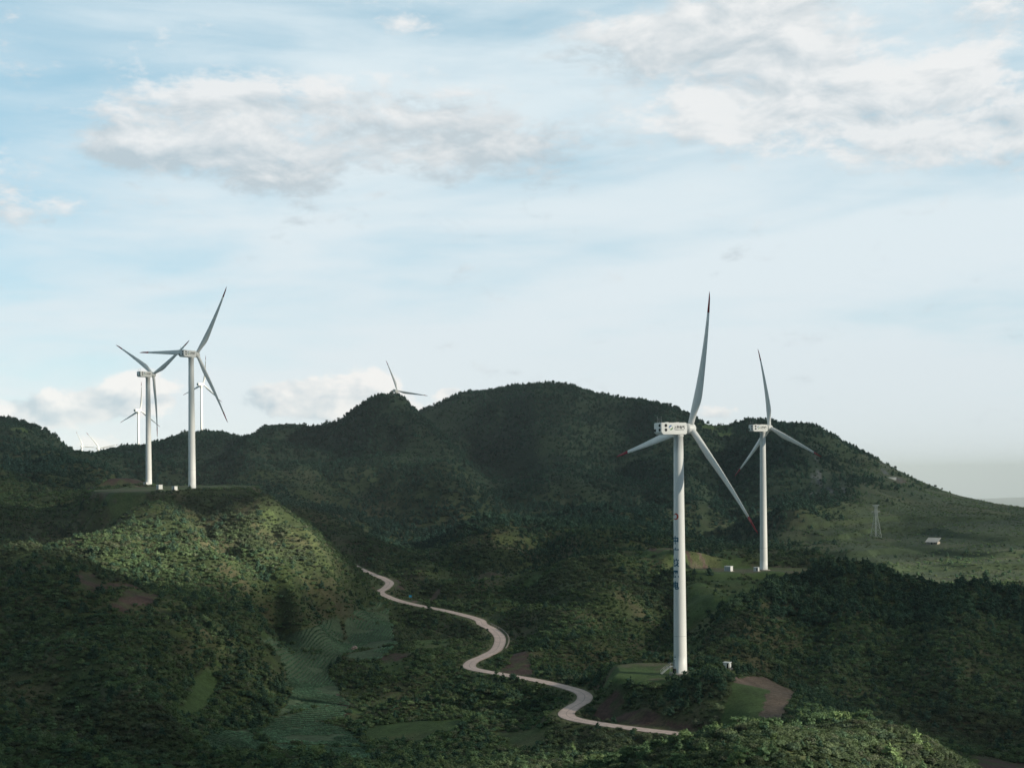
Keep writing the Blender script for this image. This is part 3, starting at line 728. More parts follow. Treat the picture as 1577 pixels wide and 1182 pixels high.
forest = np.maximum(forest, (0.03 + 0.11 * sstep(0.55, 0.72, fbm(Xg, Yg, 70, 211, 3))) * (Dg < 1100))
forest = forest * (1 - zr)

C = candidates(215, 2250, lambda y: 1.42 * max(1.0, y / 430) ** 0.72)
X, Y = C[:, 0], C[:, 1]
gpl = grid_at(zg & (Dg > 500), X, Y) & (rng.random(len(X)) < 0.10 + 0.5 * (fbm(X, Y, 12, 119, 2) > 0.62)) & (grid_at(mA + mB + mC + mC2, X, Y) < 0.3)
ok = grid_at(SEEN, X, Y) & (~grid_at(BARE, X, Y) | gpl)
for (u_, v_, d_, r_) in ((1437, 838, 1146, 9), (1437, 840, 1132, 9), (1371, 739, 1552, 14), (1371, 741, 1535, 12), (1349, 826, 1250, 6), (1122, 875, 800, 5), (1165, 877, 797, 5), (189, 749, 1080, 7), (632, 924, 788, 6), (1120, 1037, 474, 4), (640, 925, 780, 8)):
    c0 = P(u_, v_, d_); ok &= np.hypot(X - c0.x, Y - c0.y) > r_
X, Y = X[ok], Y[ok]
fz = grid_at(forest, X, Y); op = grid_at(open_r, X, Y); rk = grid_at(zr, X, Y)
nz = fbm(X, Y, 34, 91, 3)
is_t = rng.random(len(X)) < fz * 0.62
keep = np.ones(len(X), bool)
bald = sstep(0.60, 0.72, fbm(X, Y, 30, 97, 2))
keep &= ~((~is_t) & (rng.random(len(X)) < np.clip(op * (0.15 + 0.6 * sstep(0.42, 0.56, fbm(X, Y, 60, 231, 3))) + bald * 0.45 + rk * 0.8, 0, 0.93)))
keep &= ~(is_t & (rng.random(len(X)) < 0.25))
X, Y, is_t, op, nz = X[keep], Y[keep], is_t[keep], op[keep], nz[keep]
Z = height(X, Y)
rd = grid_at(RD, X, Y)
print('plants', len(X), 'trees', is_t.sum())
g1 = rng.random(len(X))
hb = (0.74 + 1.7 * g1 ** 3.0) * (1 + 0.22 * sstep(500, 1400, Y)) * (0.75 + 0.5 * nz) * (1 - 0.25 * op) * (0.6 + 0.4 * sstep(4, 9, rd))
wb = hb * (1.15 + 0.6 * rng.random(len(X)))
ht = (2.9 + 3.2 * g1 ** 1.5) * (1 + 0.18 * sstep(700, 1500, Y)) * (0.8 + 0.4 * nz)
ht *= np.where(Y < 1100, 0.74, 1.0) * np.where((Y > 640) & (Y < 830) & (X > 60), 1.5, 1.0) * np.where(Y > 1300, 0.78, 1.0)
hb *= 1 - 0.42 * op
wt = ht * (0.95 + 0.35 * rng.random(len(X)))
SH = np.stack([np.where(is_t, wt, wb), np.where(is_t, wt, wb), np.where(is_t, ht, hb)], 1)
RT = np.stack([(rng.random(len(X)) - .5) * 0.15, (rng.random(len(X)) - .5) * 0.15, rng.random(len(X)) * 6.283], 1)
# leaf colours by kind and place
t1 = np.array((0.070, 0.086, 0.037)); t2 = np.array((0.082, 0.080, 0.044)); t3 = np.array((0.100, 0.112, 0.050)); t4 = np.array((0.052, 0.074, 0.038))
w = rng.random(len(X)); n5 = fbm(X, Y, 45, 101, 3)
tb = np.where((w < 0.5)[:, None], t1, np.where((w < 0.66)[:, None], t2, np.where((w < 0.8)[:, None], t3, t4)))
tb = tb * (0.75 + 0.5 * n5)[:, None]
red = sstep(0.52, 0.7, fbm(X, Y, 50, 107, 2))[:, None]; tb = tb * (1 - 0.45 * red) + np.array((0.082, 0.070, 0.046)) * 0.30 * red
tt = np.where((w < 0.7)[:, None], np.array((0.038, 0.057, 0.034)), np.array((0.054, 0.072, 0.038))) * (0.8 + 0.4 * n5)[:, None]
TN = np.where(is_t[:, None], tt, tb)
TN = TN * (1 + 0.35 * op[:, None])
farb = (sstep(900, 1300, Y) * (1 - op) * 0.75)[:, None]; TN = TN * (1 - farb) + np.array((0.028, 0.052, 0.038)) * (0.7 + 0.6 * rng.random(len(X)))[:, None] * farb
PT = np.stack([X, Y, Z - 0.12 * SH[:, 2]], 1)
VAR = rng.integers(0, 6, len(X))
vis = grid_at((ang + 1.5 * F / Dg > run), X, Y) & (np.abs(to_uv(X, Y, Z)[0] - CX) < 788) & (to_uv(X, Y, Z + SH[:, 2])[1] < 1182)
score_ = SH[:, 2] / Y * vis
ind = np.zeros(len(X), bool)
it = np.where(is_t)[0]; it = it[np.argsort(-score_[it])[:300]]; ib = np.where(~is_t)[0]; ib = ib[np.argsort(-score_[ib])[:300]]
ind[it] = True; ind[ib] = True
sel = ~is_t & ~ind
scatter('scrub', PT[sel], SH[sel], RT[sel], TN[sel], VAR[sel], 'bush_source', 'low dense green scrub covering the slopes of the hills')
sel = is_t & ~ind
scatter('forest', PT[sel], SH[sel], RT[sel], TN[sel], VAR[sel], 'tree_source', 'dark far off woodland on the mountain slopes and ridges')
# the plants that show largest, one by one
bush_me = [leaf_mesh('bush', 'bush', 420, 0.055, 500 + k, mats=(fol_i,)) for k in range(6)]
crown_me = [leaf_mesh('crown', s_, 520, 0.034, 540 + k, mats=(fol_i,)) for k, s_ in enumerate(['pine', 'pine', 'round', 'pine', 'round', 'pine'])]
trunk_me = [trunk_mesh('trunk', 0.85, 0.022, 580 + k) for k in range(6)]
def place_of(x, y, z):
    u, v = to_uv(x, y, z)
    if y < 352: return 'on the sunlit slope at the bottom right corner' if u > 1000 else 'along the bottom edge left of the sunlit slope'
    if 1160 < u and y < 500: return 'in the dark grove right of the dirt track'
    if u > 900 and y < 500: return 'on the knoll beside the nearest turbine'
    if u > 1050: return 'on the dark right slope below the second turbine'
    if u > 600: return 'on the dark slopes around the winding road'
    return 'on the dark hillside at the lower left'
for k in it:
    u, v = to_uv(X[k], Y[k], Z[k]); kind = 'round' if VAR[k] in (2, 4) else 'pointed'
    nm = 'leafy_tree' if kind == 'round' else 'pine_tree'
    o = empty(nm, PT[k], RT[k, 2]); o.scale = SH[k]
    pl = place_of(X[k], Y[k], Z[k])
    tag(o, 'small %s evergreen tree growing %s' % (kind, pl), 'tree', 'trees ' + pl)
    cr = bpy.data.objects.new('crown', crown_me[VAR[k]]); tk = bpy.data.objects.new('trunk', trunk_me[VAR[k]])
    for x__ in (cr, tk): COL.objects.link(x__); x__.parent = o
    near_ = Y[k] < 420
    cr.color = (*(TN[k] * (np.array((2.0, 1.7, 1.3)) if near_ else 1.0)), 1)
for k in ib:
    o = bpy.data.objects.new('bush', bush_me[VAR[k]]); COL.objects.link(o); o.location = PT[k]; o.rotation_euler = RT[k]; o.scale = SH[k]; o.color = (*TN[k], 1)
    pl = place_of(X[k], Y[k], Z[k]); tag(o, 'low leafy bush growing ' + pl, 'bush', 'bushes ' + pl)

# crops in planted rows on the valley fields
cx_, cy_ = [], []
ang_r = 0.35
for yy in np.arange(380, 860, 0.8):
    xs = np.arange(-230, -10, 1.5) + 0.9 * np.sin(yy / 17.0) + (yy - 600) * 0.10; cx_.append(xs); cy_.append(np.full(len(xs), yy))
for xx in np.arange(-190, -20, 0.8):
    ys = np.arange(380, 570, 2.6) + 2.0 * np.sin(xx / 15.0) + (xx + 100) * 0.12; cx_.append(np.full(len(ys), xx)); cy_.append(ys)
cx_, cy_ = np.concatenate(cx_), np.concatenate(cy_); lat_ = np.arange(len(cx_)) >= 600 * 147
ok = grid_at(zc, cx_, cy_) & (fbm(cx_, cy_, 16, 113, 3) < 0.66)
ok &= np.where(lat_, cy_ < 565, cy_ >= 565)
cx_, cy_, lt_ = cx_[ok], cy_[ok], lat_[ok]; k_ = len(cx_)
s_ = 0.42 + 0.25 * rng.random(k_)
cs = np.stack([np.where(lt_, s_ * 2.2, s_ * 1.3), np.where(lt_, s_ * 2.2, s_ * 2.4), s_], 1)
ct = np.array((0.108, 0.152, 0.088)) * (0.45 + 1.1 * fbm(cx_, cy_, 22, 117, 3))[:, None]
scatter('crop_rows', np.stack([cx_, cy_, height(cx_, cy_) - 0.05], 1), cs, np.stack([np.zeros(k_), np.zeros(k_), rng.integers(0, 2, k_) * 3.14], 1), ct,
        rng.integers(0, 6, k_), 'bush_source', 'rows of green crops planted in the valley fields')
#__OBJECTS__
# ------------------------------------------------------------------ wind turbines
white = material('turbine_white', (0.80, 0.81, 0.80), 0.42, 0.4, 0.10, 0.35, (0.50, 0.50, 0.48))
twhite = bpy.data.materials.new('tower_white'); twhite.use_nodes = True
t = NT(twhite.node_tree); b = t.n['Principled BSDF']
tc = t.node('ShaderNodeTexCoord').outputs['Object']; sp = t.node('ShaderNodeSeparateXYZ'); t.l.new(tc, sp.inputs[0])
strk = t.noise(t.vec(t.m('MULTIPLY', sp.outputs[0], 2.2), t.m('MULTIPLY', sp.outputs[1], 2.2), t.m('MULTIPLY', sp.outputs[2], 0.10)), 1.0, 6.0, 0.6)
topd = t.step(sp.outputs[2], 70.0, 78.0)
f_ = t.m('MULTIPLY', t.step(strk, 0.45, 0.75), t.m('MULTIPLY_ADD', topd, 0.75, 0.14))
t.put(b.inputs['Base Color'], t.mix(f_, (0.80, 0.81, 0.80, 1), (0.22, 0.20, 0.18, 1))); b.inputs['Roughness'].default_value = 0.45
redp = material('red_paint', (0.30, 0.022, 0.035), 0.45, 0.4, 0.2, 0.4, (0.2, 0.05, 0.05))
blackp = material('vent_dark', (0.010, 0.011, 0.012), 0.6, 0.2)
greyp = material('grey_letter', (0.060, 0.063, 0.068), 0.6, 0.2)
bluep = material('blue_letter', (0.012, 0.115, 0.19), 0.5, 0.3)
logo_b = material('logo_blue', (0.03, 0.16, 0.36), 0.5, 0.3)
logo_g = material('logo_green', (0.13, 0.27, 0.12), 0.5, 0.3)
redl = material('red_emblem', (0.50, 0.055, 0.035), 0.5, 0.3)
steel = material('steel', (0.30, 0.33, 0.34), 0.5, 0.5, 0.3, 2.0)
conc = material('concrete', (0.36, 0.33, 0.30), 0.9, 0.1, 0.6, 1.4, (0.2, 0.17, 0.14), 0.3)
HUB_H, TILT, HUB_X = 80.3, R_(4.5), 4.9

def text_mesh(body, size, extrude=0.012, bold=0.0):
    cu = bpy.data.curves.new('txt', 'FONT'); cu.body = body; cu.size = size; cu.align_x = 'CENTER'; cu.align_y = 'CENTER'
    cu.extrude = extrude; cu.offset = bold; cu.resolution_u = 3
    o = bpy.data.objects.new('txt', cu); COL.objects.link(o)
    bpy.context.view_layer.update()
    me = bpy.data.meshes.new_from_object(o.evaluated_get(bpy.context.evaluated_depsgraph_get()))
    bpy.data.objects.remove(o); bpy.data.curves.remove(cu)
    return me

def blade_bm(s0, s1, R=45.6):
    bm = bmesh.new(); rings = []
    S_ = [0.022, 0.05, 0.08, 0.12, 0.16, 0.20, 0.25, 0.32, 0.40, 0.50, 0.60, 0.70, 0.78, 0.85, 0.90, 0.95, 0.98, 0.995, 1.0]
    S_ = [s for s in S_ if s0 <= s <= s1]; n = 24
    for s in S_:
        ch = np.interp(s, [0.02, 0.06, 0.12, 0.18, 0.23, 0.32, 0.5, 0.7, 0.85, 0.95, 0.985, 1.0], [2.0, 2.0, 2.5, 3.2, 3.45, 3.1, 2.35, 1.6, 1.1, 0.72, 0.40, 0.08])
        th = np.interp(s, [0.02, 0.06, 0.12, 0.2, 0.3, 0.5, 0.8, 1.0], [1.0, 1.0, 0.72, 0.42, 0.30, 0.22, 0.17, 0.15])
        air = float(np.interp(s, [0.06, 0.22], [0, 1]))
        be = R_(float(np.interp(s, [0.02, 0.2, 0.5, 1.0], [-11, -10, -6, -3])))
        fwd = 4.2 * s * (1 - s) + 0.4 * s
        lead = float(np.interp(s, [0.02, 0.06, 0.23, 1.0], [1.0, 1.0, 0.95, 0.15]))   # leading edge nearly straight
        ring = []
        for k in range(n):
            a = 2 * math.pi * k / n; xc = 0.5 * (1 - math.cos(a))                 # 0 at leading edge, 1 trailing
            foil = 5 * (0.2969 * math.sqrt(max(xc, 0)) - 0.126 * xc - 0.3516 * xc ** 2 + 0.2843 * xc ** 3 - 0.1036 * xc ** 4)
            circ = math.sqrt(max(0, xc * (1 - xc)))
            h = (foil * air + circ * (1 - air)) * th * ch * (1 if k <= n / 2 else -1)
            cy = lead - xc * ch; cxv = h
            cxv -= air * 0.06 * ch * math.sin(math.pi * xc)
            X_ = cxv * math.cos(be) + cy * math.sin(be); Y_ = -cxv * math.sin(be) + cy * math.cos(be)
            ring.append(bm.verts.new((X_ + fwd, Y_, s * R)))
        rings.append(ring)
    for a, b in zip(rings, rings[1:]):
        for k in range(n): bm.faces.new((a[k], a[(k + 1) % n], b[(k + 1) % n], b[k]))
    bm.faces.new(rings[0]); bm.faces.new(list(reversed(rings[-1])))
    bmesh.ops.recalc_face_normals(bm, faces=bm.faces)
    for f_ in bm.faces: f_.smooth = len(f_.verts) == 4
    return bm

def make_turbine():
    root = empty('wind_turbine', (0, 0, 0))
    bm = bmesh.new()
    def rad(z): return 2.2 + (1.56 - 2.2) * z / 78.0
    lathe(bm, [(2.35, -0.6), (2.35, 0.12), (rad(0), 0.121)] + [(rad(z), z) for z in range(6, 78, 6)] + [(1.56, 77.6), (1.72, 77.7), (1.72, 78.35)], 48)
    tower = bm_obj('tower', bm, twhite, root, True)
    bm = bmesh.new(); lathe(bm, [(3.6, -1.6), (3.6, 0.10), (3.2, 0.22), (2.3, 0.24)], 40); bm_obj('foundation', bm, conc, root)
    for z in (12.3, 30.5, 54.0):
        bm = bmesh.new(); lathe(bm, [(rad(z) - 0.05, z - 0.05), (rad(z) + 0.035, z - 0.04), (rad(z) + 0.035, z + 0.04), (rad(z) - 0.05, z + 0.05)], 48)
        bm_obj('flange_seam', bm, steel if z < 20 else white, tower)
    Mn = Matrix.Translation((0, 0, HUB_H)) @ Matrix.Rotation(-R_(0.8), 4, 'Y')
    bm = bmesh.new()
    prof = [(-8.4, -1.15), (-7.6, -1.95), (1.6, -1.95), (2.1, -1.5), (2.1, 1.55), (1.8, 1.92), (-8.1, 1.95), (-8.4, 1.7)]
    fr, bk = [bm.verts.new((x, -2.0, z)) for x, z in prof], [bm.verts.new((x, 2.0, z)) for x, z in prof]
    bm.faces.new(fr); bm.faces.new(list(reversed(bk)))
    for k in range(8): bm.faces.new((fr[(k + 1) % 8], fr[k], bk[k], bk[(k + 1) % 8]))
    bmesh.ops.recalc_face_normals(bm, faces=bm.faces)
    bmesh.ops.bevel(bm, geom=list(bm.edges), offset=0.12, segments=2, affect='EDGES')
    add_box(bm, -5.2, -4.2, -0.5, 0.5, 1.9, 2.15, 0.04); add_box(bm, -1.4, -0.2, -0.7, 0.7, 1.9, 2.08, 0.04)
    nac = bm_obj('nacelle', bm, white, root); nac.matrix_local = Mn
    for (x, s, z) in [(-6.5, -2.03, 1.0), (-6.5, -2.03, -0.42)]:
        bm = bmesh.new(); bmesh.ops.create_cone(bm, cap_ends=True, segments=20, radius1=0.52, radius2=0.47, depth=0.12, matrix=Matrix.Translation((x, s, z)) @ Matrix.Rotation(R_(90), 4, 'X'))
        for q_ in (-0.25, 0, 0.25): add_box(bm, x - 0.42, x + 0.42, s - 0.09, s - 0.05, z + q_ - 0.03, z + q_ + 0.03)
        bm_obj('vent', bm, blackp, nac)
    for (s, z) in [(-1.15, 1.0), (-1.15, -0.42), (1.35, -0.55)]:
        bm = bmesh.new(); bmesh.ops.create_cone(bm, cap_ends=True, segments=20, radius1=0.52, radius2=0.47, depth=0.12, matrix=Matrix.Translation((-8.43, s, z)) @ Matrix.Rotation(R_(-90), 4, 'Y'))
        bm_obj('vent', bm, blackp, nac)
    # round emblem of two crescent swooshes
    def swoosh(rot, mat, nm):
        bm = bmesh.new(); up, lo = [], []
        for k in range(15):
            a = R_(200 - 160 * k / 14); ro = 0.80; ri = 0.80 - 0.50 * math.sin(math.pi * k / 14) ** 0.8 - 0.02
            up.append((ro * math.cos(a), ro * math.sin(a))); lo.append((ri * math.cos(a) + 0.05, ri * math.sin(a) + 0.06))
        vs = []
        for (x1, y1), (x2, y2) in zip(up, lo):
            row = []
            for (x, y) in ((x1, y1), (x2, y2)):
                xr, yr = x * math.cos(rot) - y * math.sin(rot), x * math.sin(rot) + y * math.cos(rot)
                row += [bm.verts.new((-4.5 + xr, -2.03, 0.30 + yr)), bm.verts.new((-4.5 + xr, -1.99, 0.30 + yr))]
            vs.append(row)
        for a, b in zip(vs, vs[1:]):
            bm.faces.new((a[0], b[0], b[2], a[2])); bm.faces.new((a[1], a[3], b[3], b[1])); bm.faces.new((a[0], a[1], b[1], b[0])); bm.faces.new((a[2], b[2], b[3], a[3]))
        bm_obj(nm, bm, mat, nac)
    swoosh(0.0, logo_b, 'emblem'); swoosh(math.pi, logo_g, 'emblem')
    me = text_mesh('上海电气', 1.12, 0.015, 0.03)
    me.transform(Matrix.Translation((-1.1, -2.02, 0.33)) @ Matrix.Rotation(R_(90), 4, 'X')); mesh_obj('lettering', me, nac, [greyp])
    me = text_mesh('SHANGHAI ELECTRIC', 0.40, 0.01)
    me.transform(Matrix.Translation((-1.1, -2.02, -0.42)) @ Matrix.Rotation(R_(90), 4, 'X')); mesh_obj('lettering', me, nac, [greyp])
    bm = bmesh.new()
    for s in (-1.1, 1.1):
        add_bar(bm, (-7.6, s, 1.9), (-7.6, s, 3.7), 0.045); bmesh.ops.create_uvsphere(bm, u_segments=8, v_segments=6, radius=0.14, matrix=Matrix.Translation((-7.6, s, 3.8)))
    add_bar(bm, (-6.6, 1.1, 1.9), (-7.5, 1.1, 3.6), 0.035); add_bar(bm, (-7.6, -1.1, 3.2), (-7.6, 1.1, 3.2), 0.03)
    bm_obj('wind_vane_mast', bm, steel, nac)
    bm = bmesh.new()
    lathe(bm, [(1.45, 2.05), (1.45, 3.0), (1.7, 3.1), (1.78, 3.6), (1.78, 5.6), (1.6, 6.05), (1.15, 6.5), (0.5, 6.75), (0.05, 6.8)], 32, Matrix.Rotation(R_(90), 4, 'Y'))
    hub = bm_obj('hub', bm, white, root, True); hub.matrix_local = Mn
    for k in range(3):
        bl = bm_obj('blade', blade_bm(0.0, 0.85), white, root); tp = bm_obj('blade_tip', blade_bm(0.85, 1.0), redp, bl)
        bl['k'] = k
    return root

def pose(root, phi):
    Mn = Matrix.Translation((0, 0, HUB_H)) @ Matrix.Rotation(-TILT, 4, 'Y') @ Matrix.Translation((HUB_X, 0, 0))
    for k, bl in enumerate(sorted([c_ for c_ in root.children if c_.name.split('.')[0] == 'blade'], key=lambda o: o['k'])):
        bl.matrix_local = Mn @ Matrix.Rotation(R_(phi + 120 * k), 4, 'X')
        if 'k' in bl and root.get('done'): pass
def copy_tree(o, parent=None):
    c_ = o.copy(); COL.objects.link(c_); c_.parent = parent
    for ch in list(o.children): copy_tree(ch, c_)
    return c_
def foot_at(u, v, d, psi, z=None):
    """tower foot for a hub seen at (u, v)"""
    H = P(u, v, d); return Vector((H.x - HUB_X * math.cos(psi), H.y - HUB_X * math.sin(psi), H.z - HUB_H))
proto = make_turbine()
G9 = 'wind turbines on the hilltops'
TB = [  # hub column, row, distance, axis angle, blade angle, label
    (1063, 660, 472, 30.3, 18.7, 'largest white wind turbine with blue lettering down its tower, in the right foreground', None),
    (1185, 659, 812, 28.4, -7.5, 'white wind turbine on the grass terrace, right of the largest turbine', None),
    (303, 546, 843, 60.7, 33.9, 'taller right one of the two white wind turbines on the sunlit left hilltop', None),
    (236, 577, 1028, 54.6, 61.0, 'shorter left one of the two white wind turbines on the sunlit left hilltop', None),
    (216, 632, 2245, 65.1, 6.2, 'small far off wind turbine seen just left of the hilltop pair, tower behind ridge', None),
    (313, 592, 2245, 62.0, 10.0, 'small far off wind turbine partly hidden behind the tallest left hilltop turbine', None),
    (612, 602, 2000, 74.0, -20.0, 'wind turbine rotor rising from behind the wooded knoll in the centre', None),
    (153, 690, 3160, 82.0, -40.0, 'distant turbine with two blades poking above the dark left ridge', None),
    (127.5, 687, 4000, 82.0, -24.0, 'farthest turbine, only one blade tip rising behind the dark left ridge', None)]
turbs = []
for i, (u, v, d, psi, phi, lb, _) in enumerate(TB):
    o = proto if i == 0 else copy_tree(proto)
    ft = foot_at(u, v, d, R_(psi))
    o.location = ft
    # only the yaw of nacelle, hub and blades turns with the wind; the tower foot stays put
    o.rotation_euler = (0, 0, R_(psi)); pose(o, phi); tag(o, lb, 'wind turbine', G9); turbs.append((o, ft, psi))
for o, _, _ in turbs:
    for c_ in o.children:
        if 'k' in c_: del c_['k']
# writing and fittings on the nearest tower
root, ft, psi = turbs[0]
tower = [c_ for c_ in root.children if c_.name.split('.')[0] == 'tower'][0]
def rad(z): return 2.2 + (1.56 - 2.2) * z / 78.0
face = math.atan2(-ft.y, -ft.x) - R_(psi)          # towards the viewpoint, in the turbine's own frame
def wrap(me, z0, ang0, mat, name):
    bm = bmesh.new(); bm.from_mesh(me)
    for k in range(-14, 15):
        g_ = bm.verts[:] + bm.edges[:] + bm.faces[:]
        bmesh.ops.bisect_plane(bm, geom=g_, plane_co=(k * 0.16, 0, 0), plane_no=(1, 0, 0))
    for v in bm.verts:
        z = z0 + v.co.y; r = rad(z); a = ang0 + v.co.x / r
        rr = r + 0.012 + (v.co.z + 0.02) * 0.6
        v.co = (rr * math.cos(a), rr * math.sin(a), z)
    return bm_obj(name, bm, mat, tower)
a0 = face - R_(46)
for ch, v in zip('中广核风电', (834, 852, 868.5, 886, 903)):
    wrap(text_mesh(ch, 2.8, 0.02, 0.09), (1037 - v) / 4.66, a0, bluep, 'lettering')
bm = bmesh.new(); rows_ = []
for k in range(30):
    s = k / 29; a = R_(-150 + 330 * s); w_ = 0.07 + 0.20 * math.sin(math.pi * min(1, s * 1.05)) ** 1.0; cx0, cy0 = 0.72 * math.cos(a), 0.88 * math.sin(a)
    if s < 0.2: cx0 -= (0.2 - s) * 2.2; cy0 -= (0.2 - s) * 0.6
    ca_, sa_ = math.cos(a), math.sin(a)
    rows_.append([bm.verts.new((cx0 - ca_ * w_, cy0 - sa_ * w_, 0.02)), bm.verts.new((cx0 + ca_ * w_, cy0 + sa_ * w_, 0.02))])
for a, b in zip(rows_, rows_[1:]): bm.faces.new((a[0], a[1], b[1], b[0]))
me = bpy.data.meshes.new('emblem'); bm.to_mesh(me); bm.free()
wrap(me, (1037 - 797) / 4.66, face - R_(38), redl, 'emblem')
bm = bmesh.new()
for q_ in ([(-0.5, -0.25), (0.35, -0.3), (0.4, -0.05), (-0.1, 0.2)], [(-0.15, 0.45), (0.1, 0.42), (0.05, 0.8), (-0.12, 0.75)], [(-0.2, -1.2), (0.0, -1.2), (0.02, -0.95), (-0.2, -0.9)]):
    bm.faces.new([bm.verts.new((x, y, 0.02)) for x, y in q_])
me = bpy.data.meshes.new('mark'); bm.to_mesh(me); bm.free(); wrap(me, 5.6, face - R_(52), bluep, 'painted_mark')
# door, landing and stair on the left side of the foot
def radial(r, a, z): return Vector((r * math.cos(a), r * math.sin(a), z))
ad = face - R_(72)
bm = bmesh.new(); add_box(bm, 2.12, 2.28, -0.45, 0.45, 2.5, 4.5, 0.03); bmesh.ops.rotate(bm, matrix=Matrix.Rotation(ad, 3, 'Z'), verts=bm.verts)
bm_obj('door', bm, steel, tower)
bm = bmesh.new(); add_box(bm, 2.1, 2.75, -0.55, 0.55, 0.15, 1.7, 0.03); bmesh.ops.rotate(bm, matrix=Matrix.Rotation(ad + R_(20), 3, 'Z'), verts=bm.verts)
bm_obj('cabinet', bm, blackp, tower)
bm = bmesh.new()
rot = Matrix.Rotation(ad, 4, 'Z')
def T_(x, y, z): return rot @ Vector((x, y, z))
add_box(bm, 2.25, 3.6, -0.7, 0.7, 2.36, 2.44, 0, rot)
for y in (-0.7, 0.7):
    add_bar(bm, T_(3.6, y, 2.4), T_(6.6, y, 0.05), 0.07); add_bar(bm, T_(3.6, y, 3.5), T_(6.6, y, 1.1), 0.035); add_bar(bm, T_(2.3, y, 3.5), T_(3.6, y, 3.5), 0.035)
    for x, z in ((2.3, 2.4), (3.6, 2.4), (4.6, 1.62), (5.6, 0.84), (6.6, 0.05)): add_bar(bm, T_(x, y, z), T_(x, y, z + 1.1), 0.035)
for k in range(11):
    x = 3.6 + 3.0 * (k + 0.5) / 11; z = 2.4 - 2.35 * (k + 0.5) / 11; add_box(bm, x - 0.14, x + 0.14, -0.68, 0.68, z - 0.02, z + 0.02, 0, rot)
for y in (-0.6, 0.6): add_bar(bm, T_(3.5, y, -0.3), T_(3.5, y, 2.4), 0.05)
bm_obj('staircase', bm, material('galvanised', (0.55, 0.57, 0.57), 0.5, 0.5), tower)

# ------------------------------------------------------------------ cabins, house, shed, pylon, sign, wall
cab_w = material('cabin_white', (0.74, 0.76, 0.76), 0.5, 0.4, 0.18, 1.2, (0.45, 0.42, 0.38))
panel = material('cabin_grey_panel', (0.40, 0.46, 0.49), 0.5, 0.4, 0.1, 1.0)
def cabin(u, v, d, w, dep, h, rz, label, door_side=0, rounded=0.04, dz=0.0):
    p = P(u, v, d); z = hz(p.x, p.y) + dz
    r = empty('transformer_cabin', (p.x, p.y, z), rz)
    bm = bmesh.new(); add_box(bm, -w / 2 - 0.5, w / 2 + 0.5, -dep / 2 - 0.5, dep / 2 + 0.5, -0.9, 0.18, 0.03); bm_obj('plinth', bm, conc, r)
    bm = bmesh.new(); add_box(bm, -w / 2, w / 2, -dep / 2, dep / 2, 0.18, h - 0.12, rounded); bm_obj('wall', bm, cab_w, r)
    bm = bmesh.new(); add_box(bm, -w / 2 - 0.14, w / 2 + 0.14, -dep / 2 - 0.14, dep / 2 + 0.14, h - 0.118, h + 0.06, 0.05); bm_obj('roof', bm, cab_w, r)
    n_ = 3 if door_side == 0 else 1
    for k in range(n_):
        ww = (w - 0.5) / 3
        bm = bmesh.new(); x0 = -w / 2 + 0.2 + k * (ww + 0.05) + (0 if n_ == 3 else 2 * ww)
        add_box(bm, x0, x0 + ww, -dep / 2 - 0.05, -dep / 2 + 0.02, 0.35, h - 0.35, 0.015); dr = bm_obj('door', bm, panel if n_ == 3 else blackp, r)
        bm = bmesh.new(); add_bar(bm, (x0 + ww - 0.12, -dep / 2 - 0.09, 1.0), (x0 + ww - 0.12, -dep / 2 - 0.09, 1.35), 0.025); bm_obj('handle', bm, steel, dr)
    tag(r, label, 'cabin', 'white electrical cabins beside the turbines'); return r
cabin(1122, 874, 803, 4.0, 2.8, 2.9, R_(-38), 'larger white cabin with ribbed grey doors left of the second turbine on the terrace')
cabin(1165, 876, 800, 2.6, 2.2, 2.3, R_(-30), 'smaller white cabin with a dark door at the foot of the second turbine', 1)
cabin(245.5, 754, 885, 3.0, 2.8, 2.9, R_(-45), 'plain white cabin midway between the two hilltop turbines')
cabin(269, 755, 848, 2.7, 2.2, 2.4, R_(-42), 'small white cabin with dark door just left of the tallest hilltop turbine', 1)
cabin(225, 750, 1006, 2.7, 2.2, 2.4, R_(-35), 'small white cabin at the foot of the shorter hilltop turbine', 1)
cabin(189, 748, 1085, 3.4, 2.4, 2.3, R_(-20), 'white cabin half hidden behind the red earth mound at far left of the hilltop')
cabin(1120, 1036, 478, 2.3, 1.9, 2.2, R_(-30), 'white cabin with rounded corners behind the bushes right of the nearest turbine', 1, 0.25)

roofm = material('pale_roof', (0.46, 0.46, 0.45), 0.5, 0.4, 0.5, 0.6, (0.35, 0.34, 0.32))
wallm = material('farm_wall', (0.42, 0.38, 0.33), 0.9, 0.1, 0.6, 1.0, (0.22, 0.19, 0.16))
p = P(1437, 837, 1150); r = empty('farmhouse', (p.x, p.y, hz(p.x, p.y) + 0.1), R_(-38))
bm = bmesh.new(); add_box(bm, -4.6, 4.6, -3, 3, -1.5, 2.0, 0.03); bm_obj('wall', bm, wallm, r)
bm = bmesh.new(); Mr = Matrix.Translation((0, 0, 3.3)) @ Matrix.Rotation(R_(24), 4, 'X')
add_box(bm, -5.3, 5.3, -4.3, 4.0, -0.1, 0.1, 0.02, Mr)
for k in range(21): add_bar(bm, Mr @ Vector((-5.2 + k * 0.52, -4.3, 0.12)), Mr @ Vector((-5.2 + k * 0.52, 4.0, 0.12)), 0.05, 4)
bm_obj('roof', bm, roofm, r)
for x in (-3.0, 2.6): bm = bmesh.new(); add_box(bm, x - 0.5, x + 0.5, -3.06, -2.98, 0.9, 1.8, 0.01); bm_obj('window', bm, blackp, r)
bm = bmesh.new(); add_box(bm, -0.5, 0.5, -3.06, -2.98, -0.2, 1.9, 0.01); bm_obj('door', bm, blackp, r)
tag(r, 'small farmhouse with a pale sloping metal roof on the right hillside', 'house')
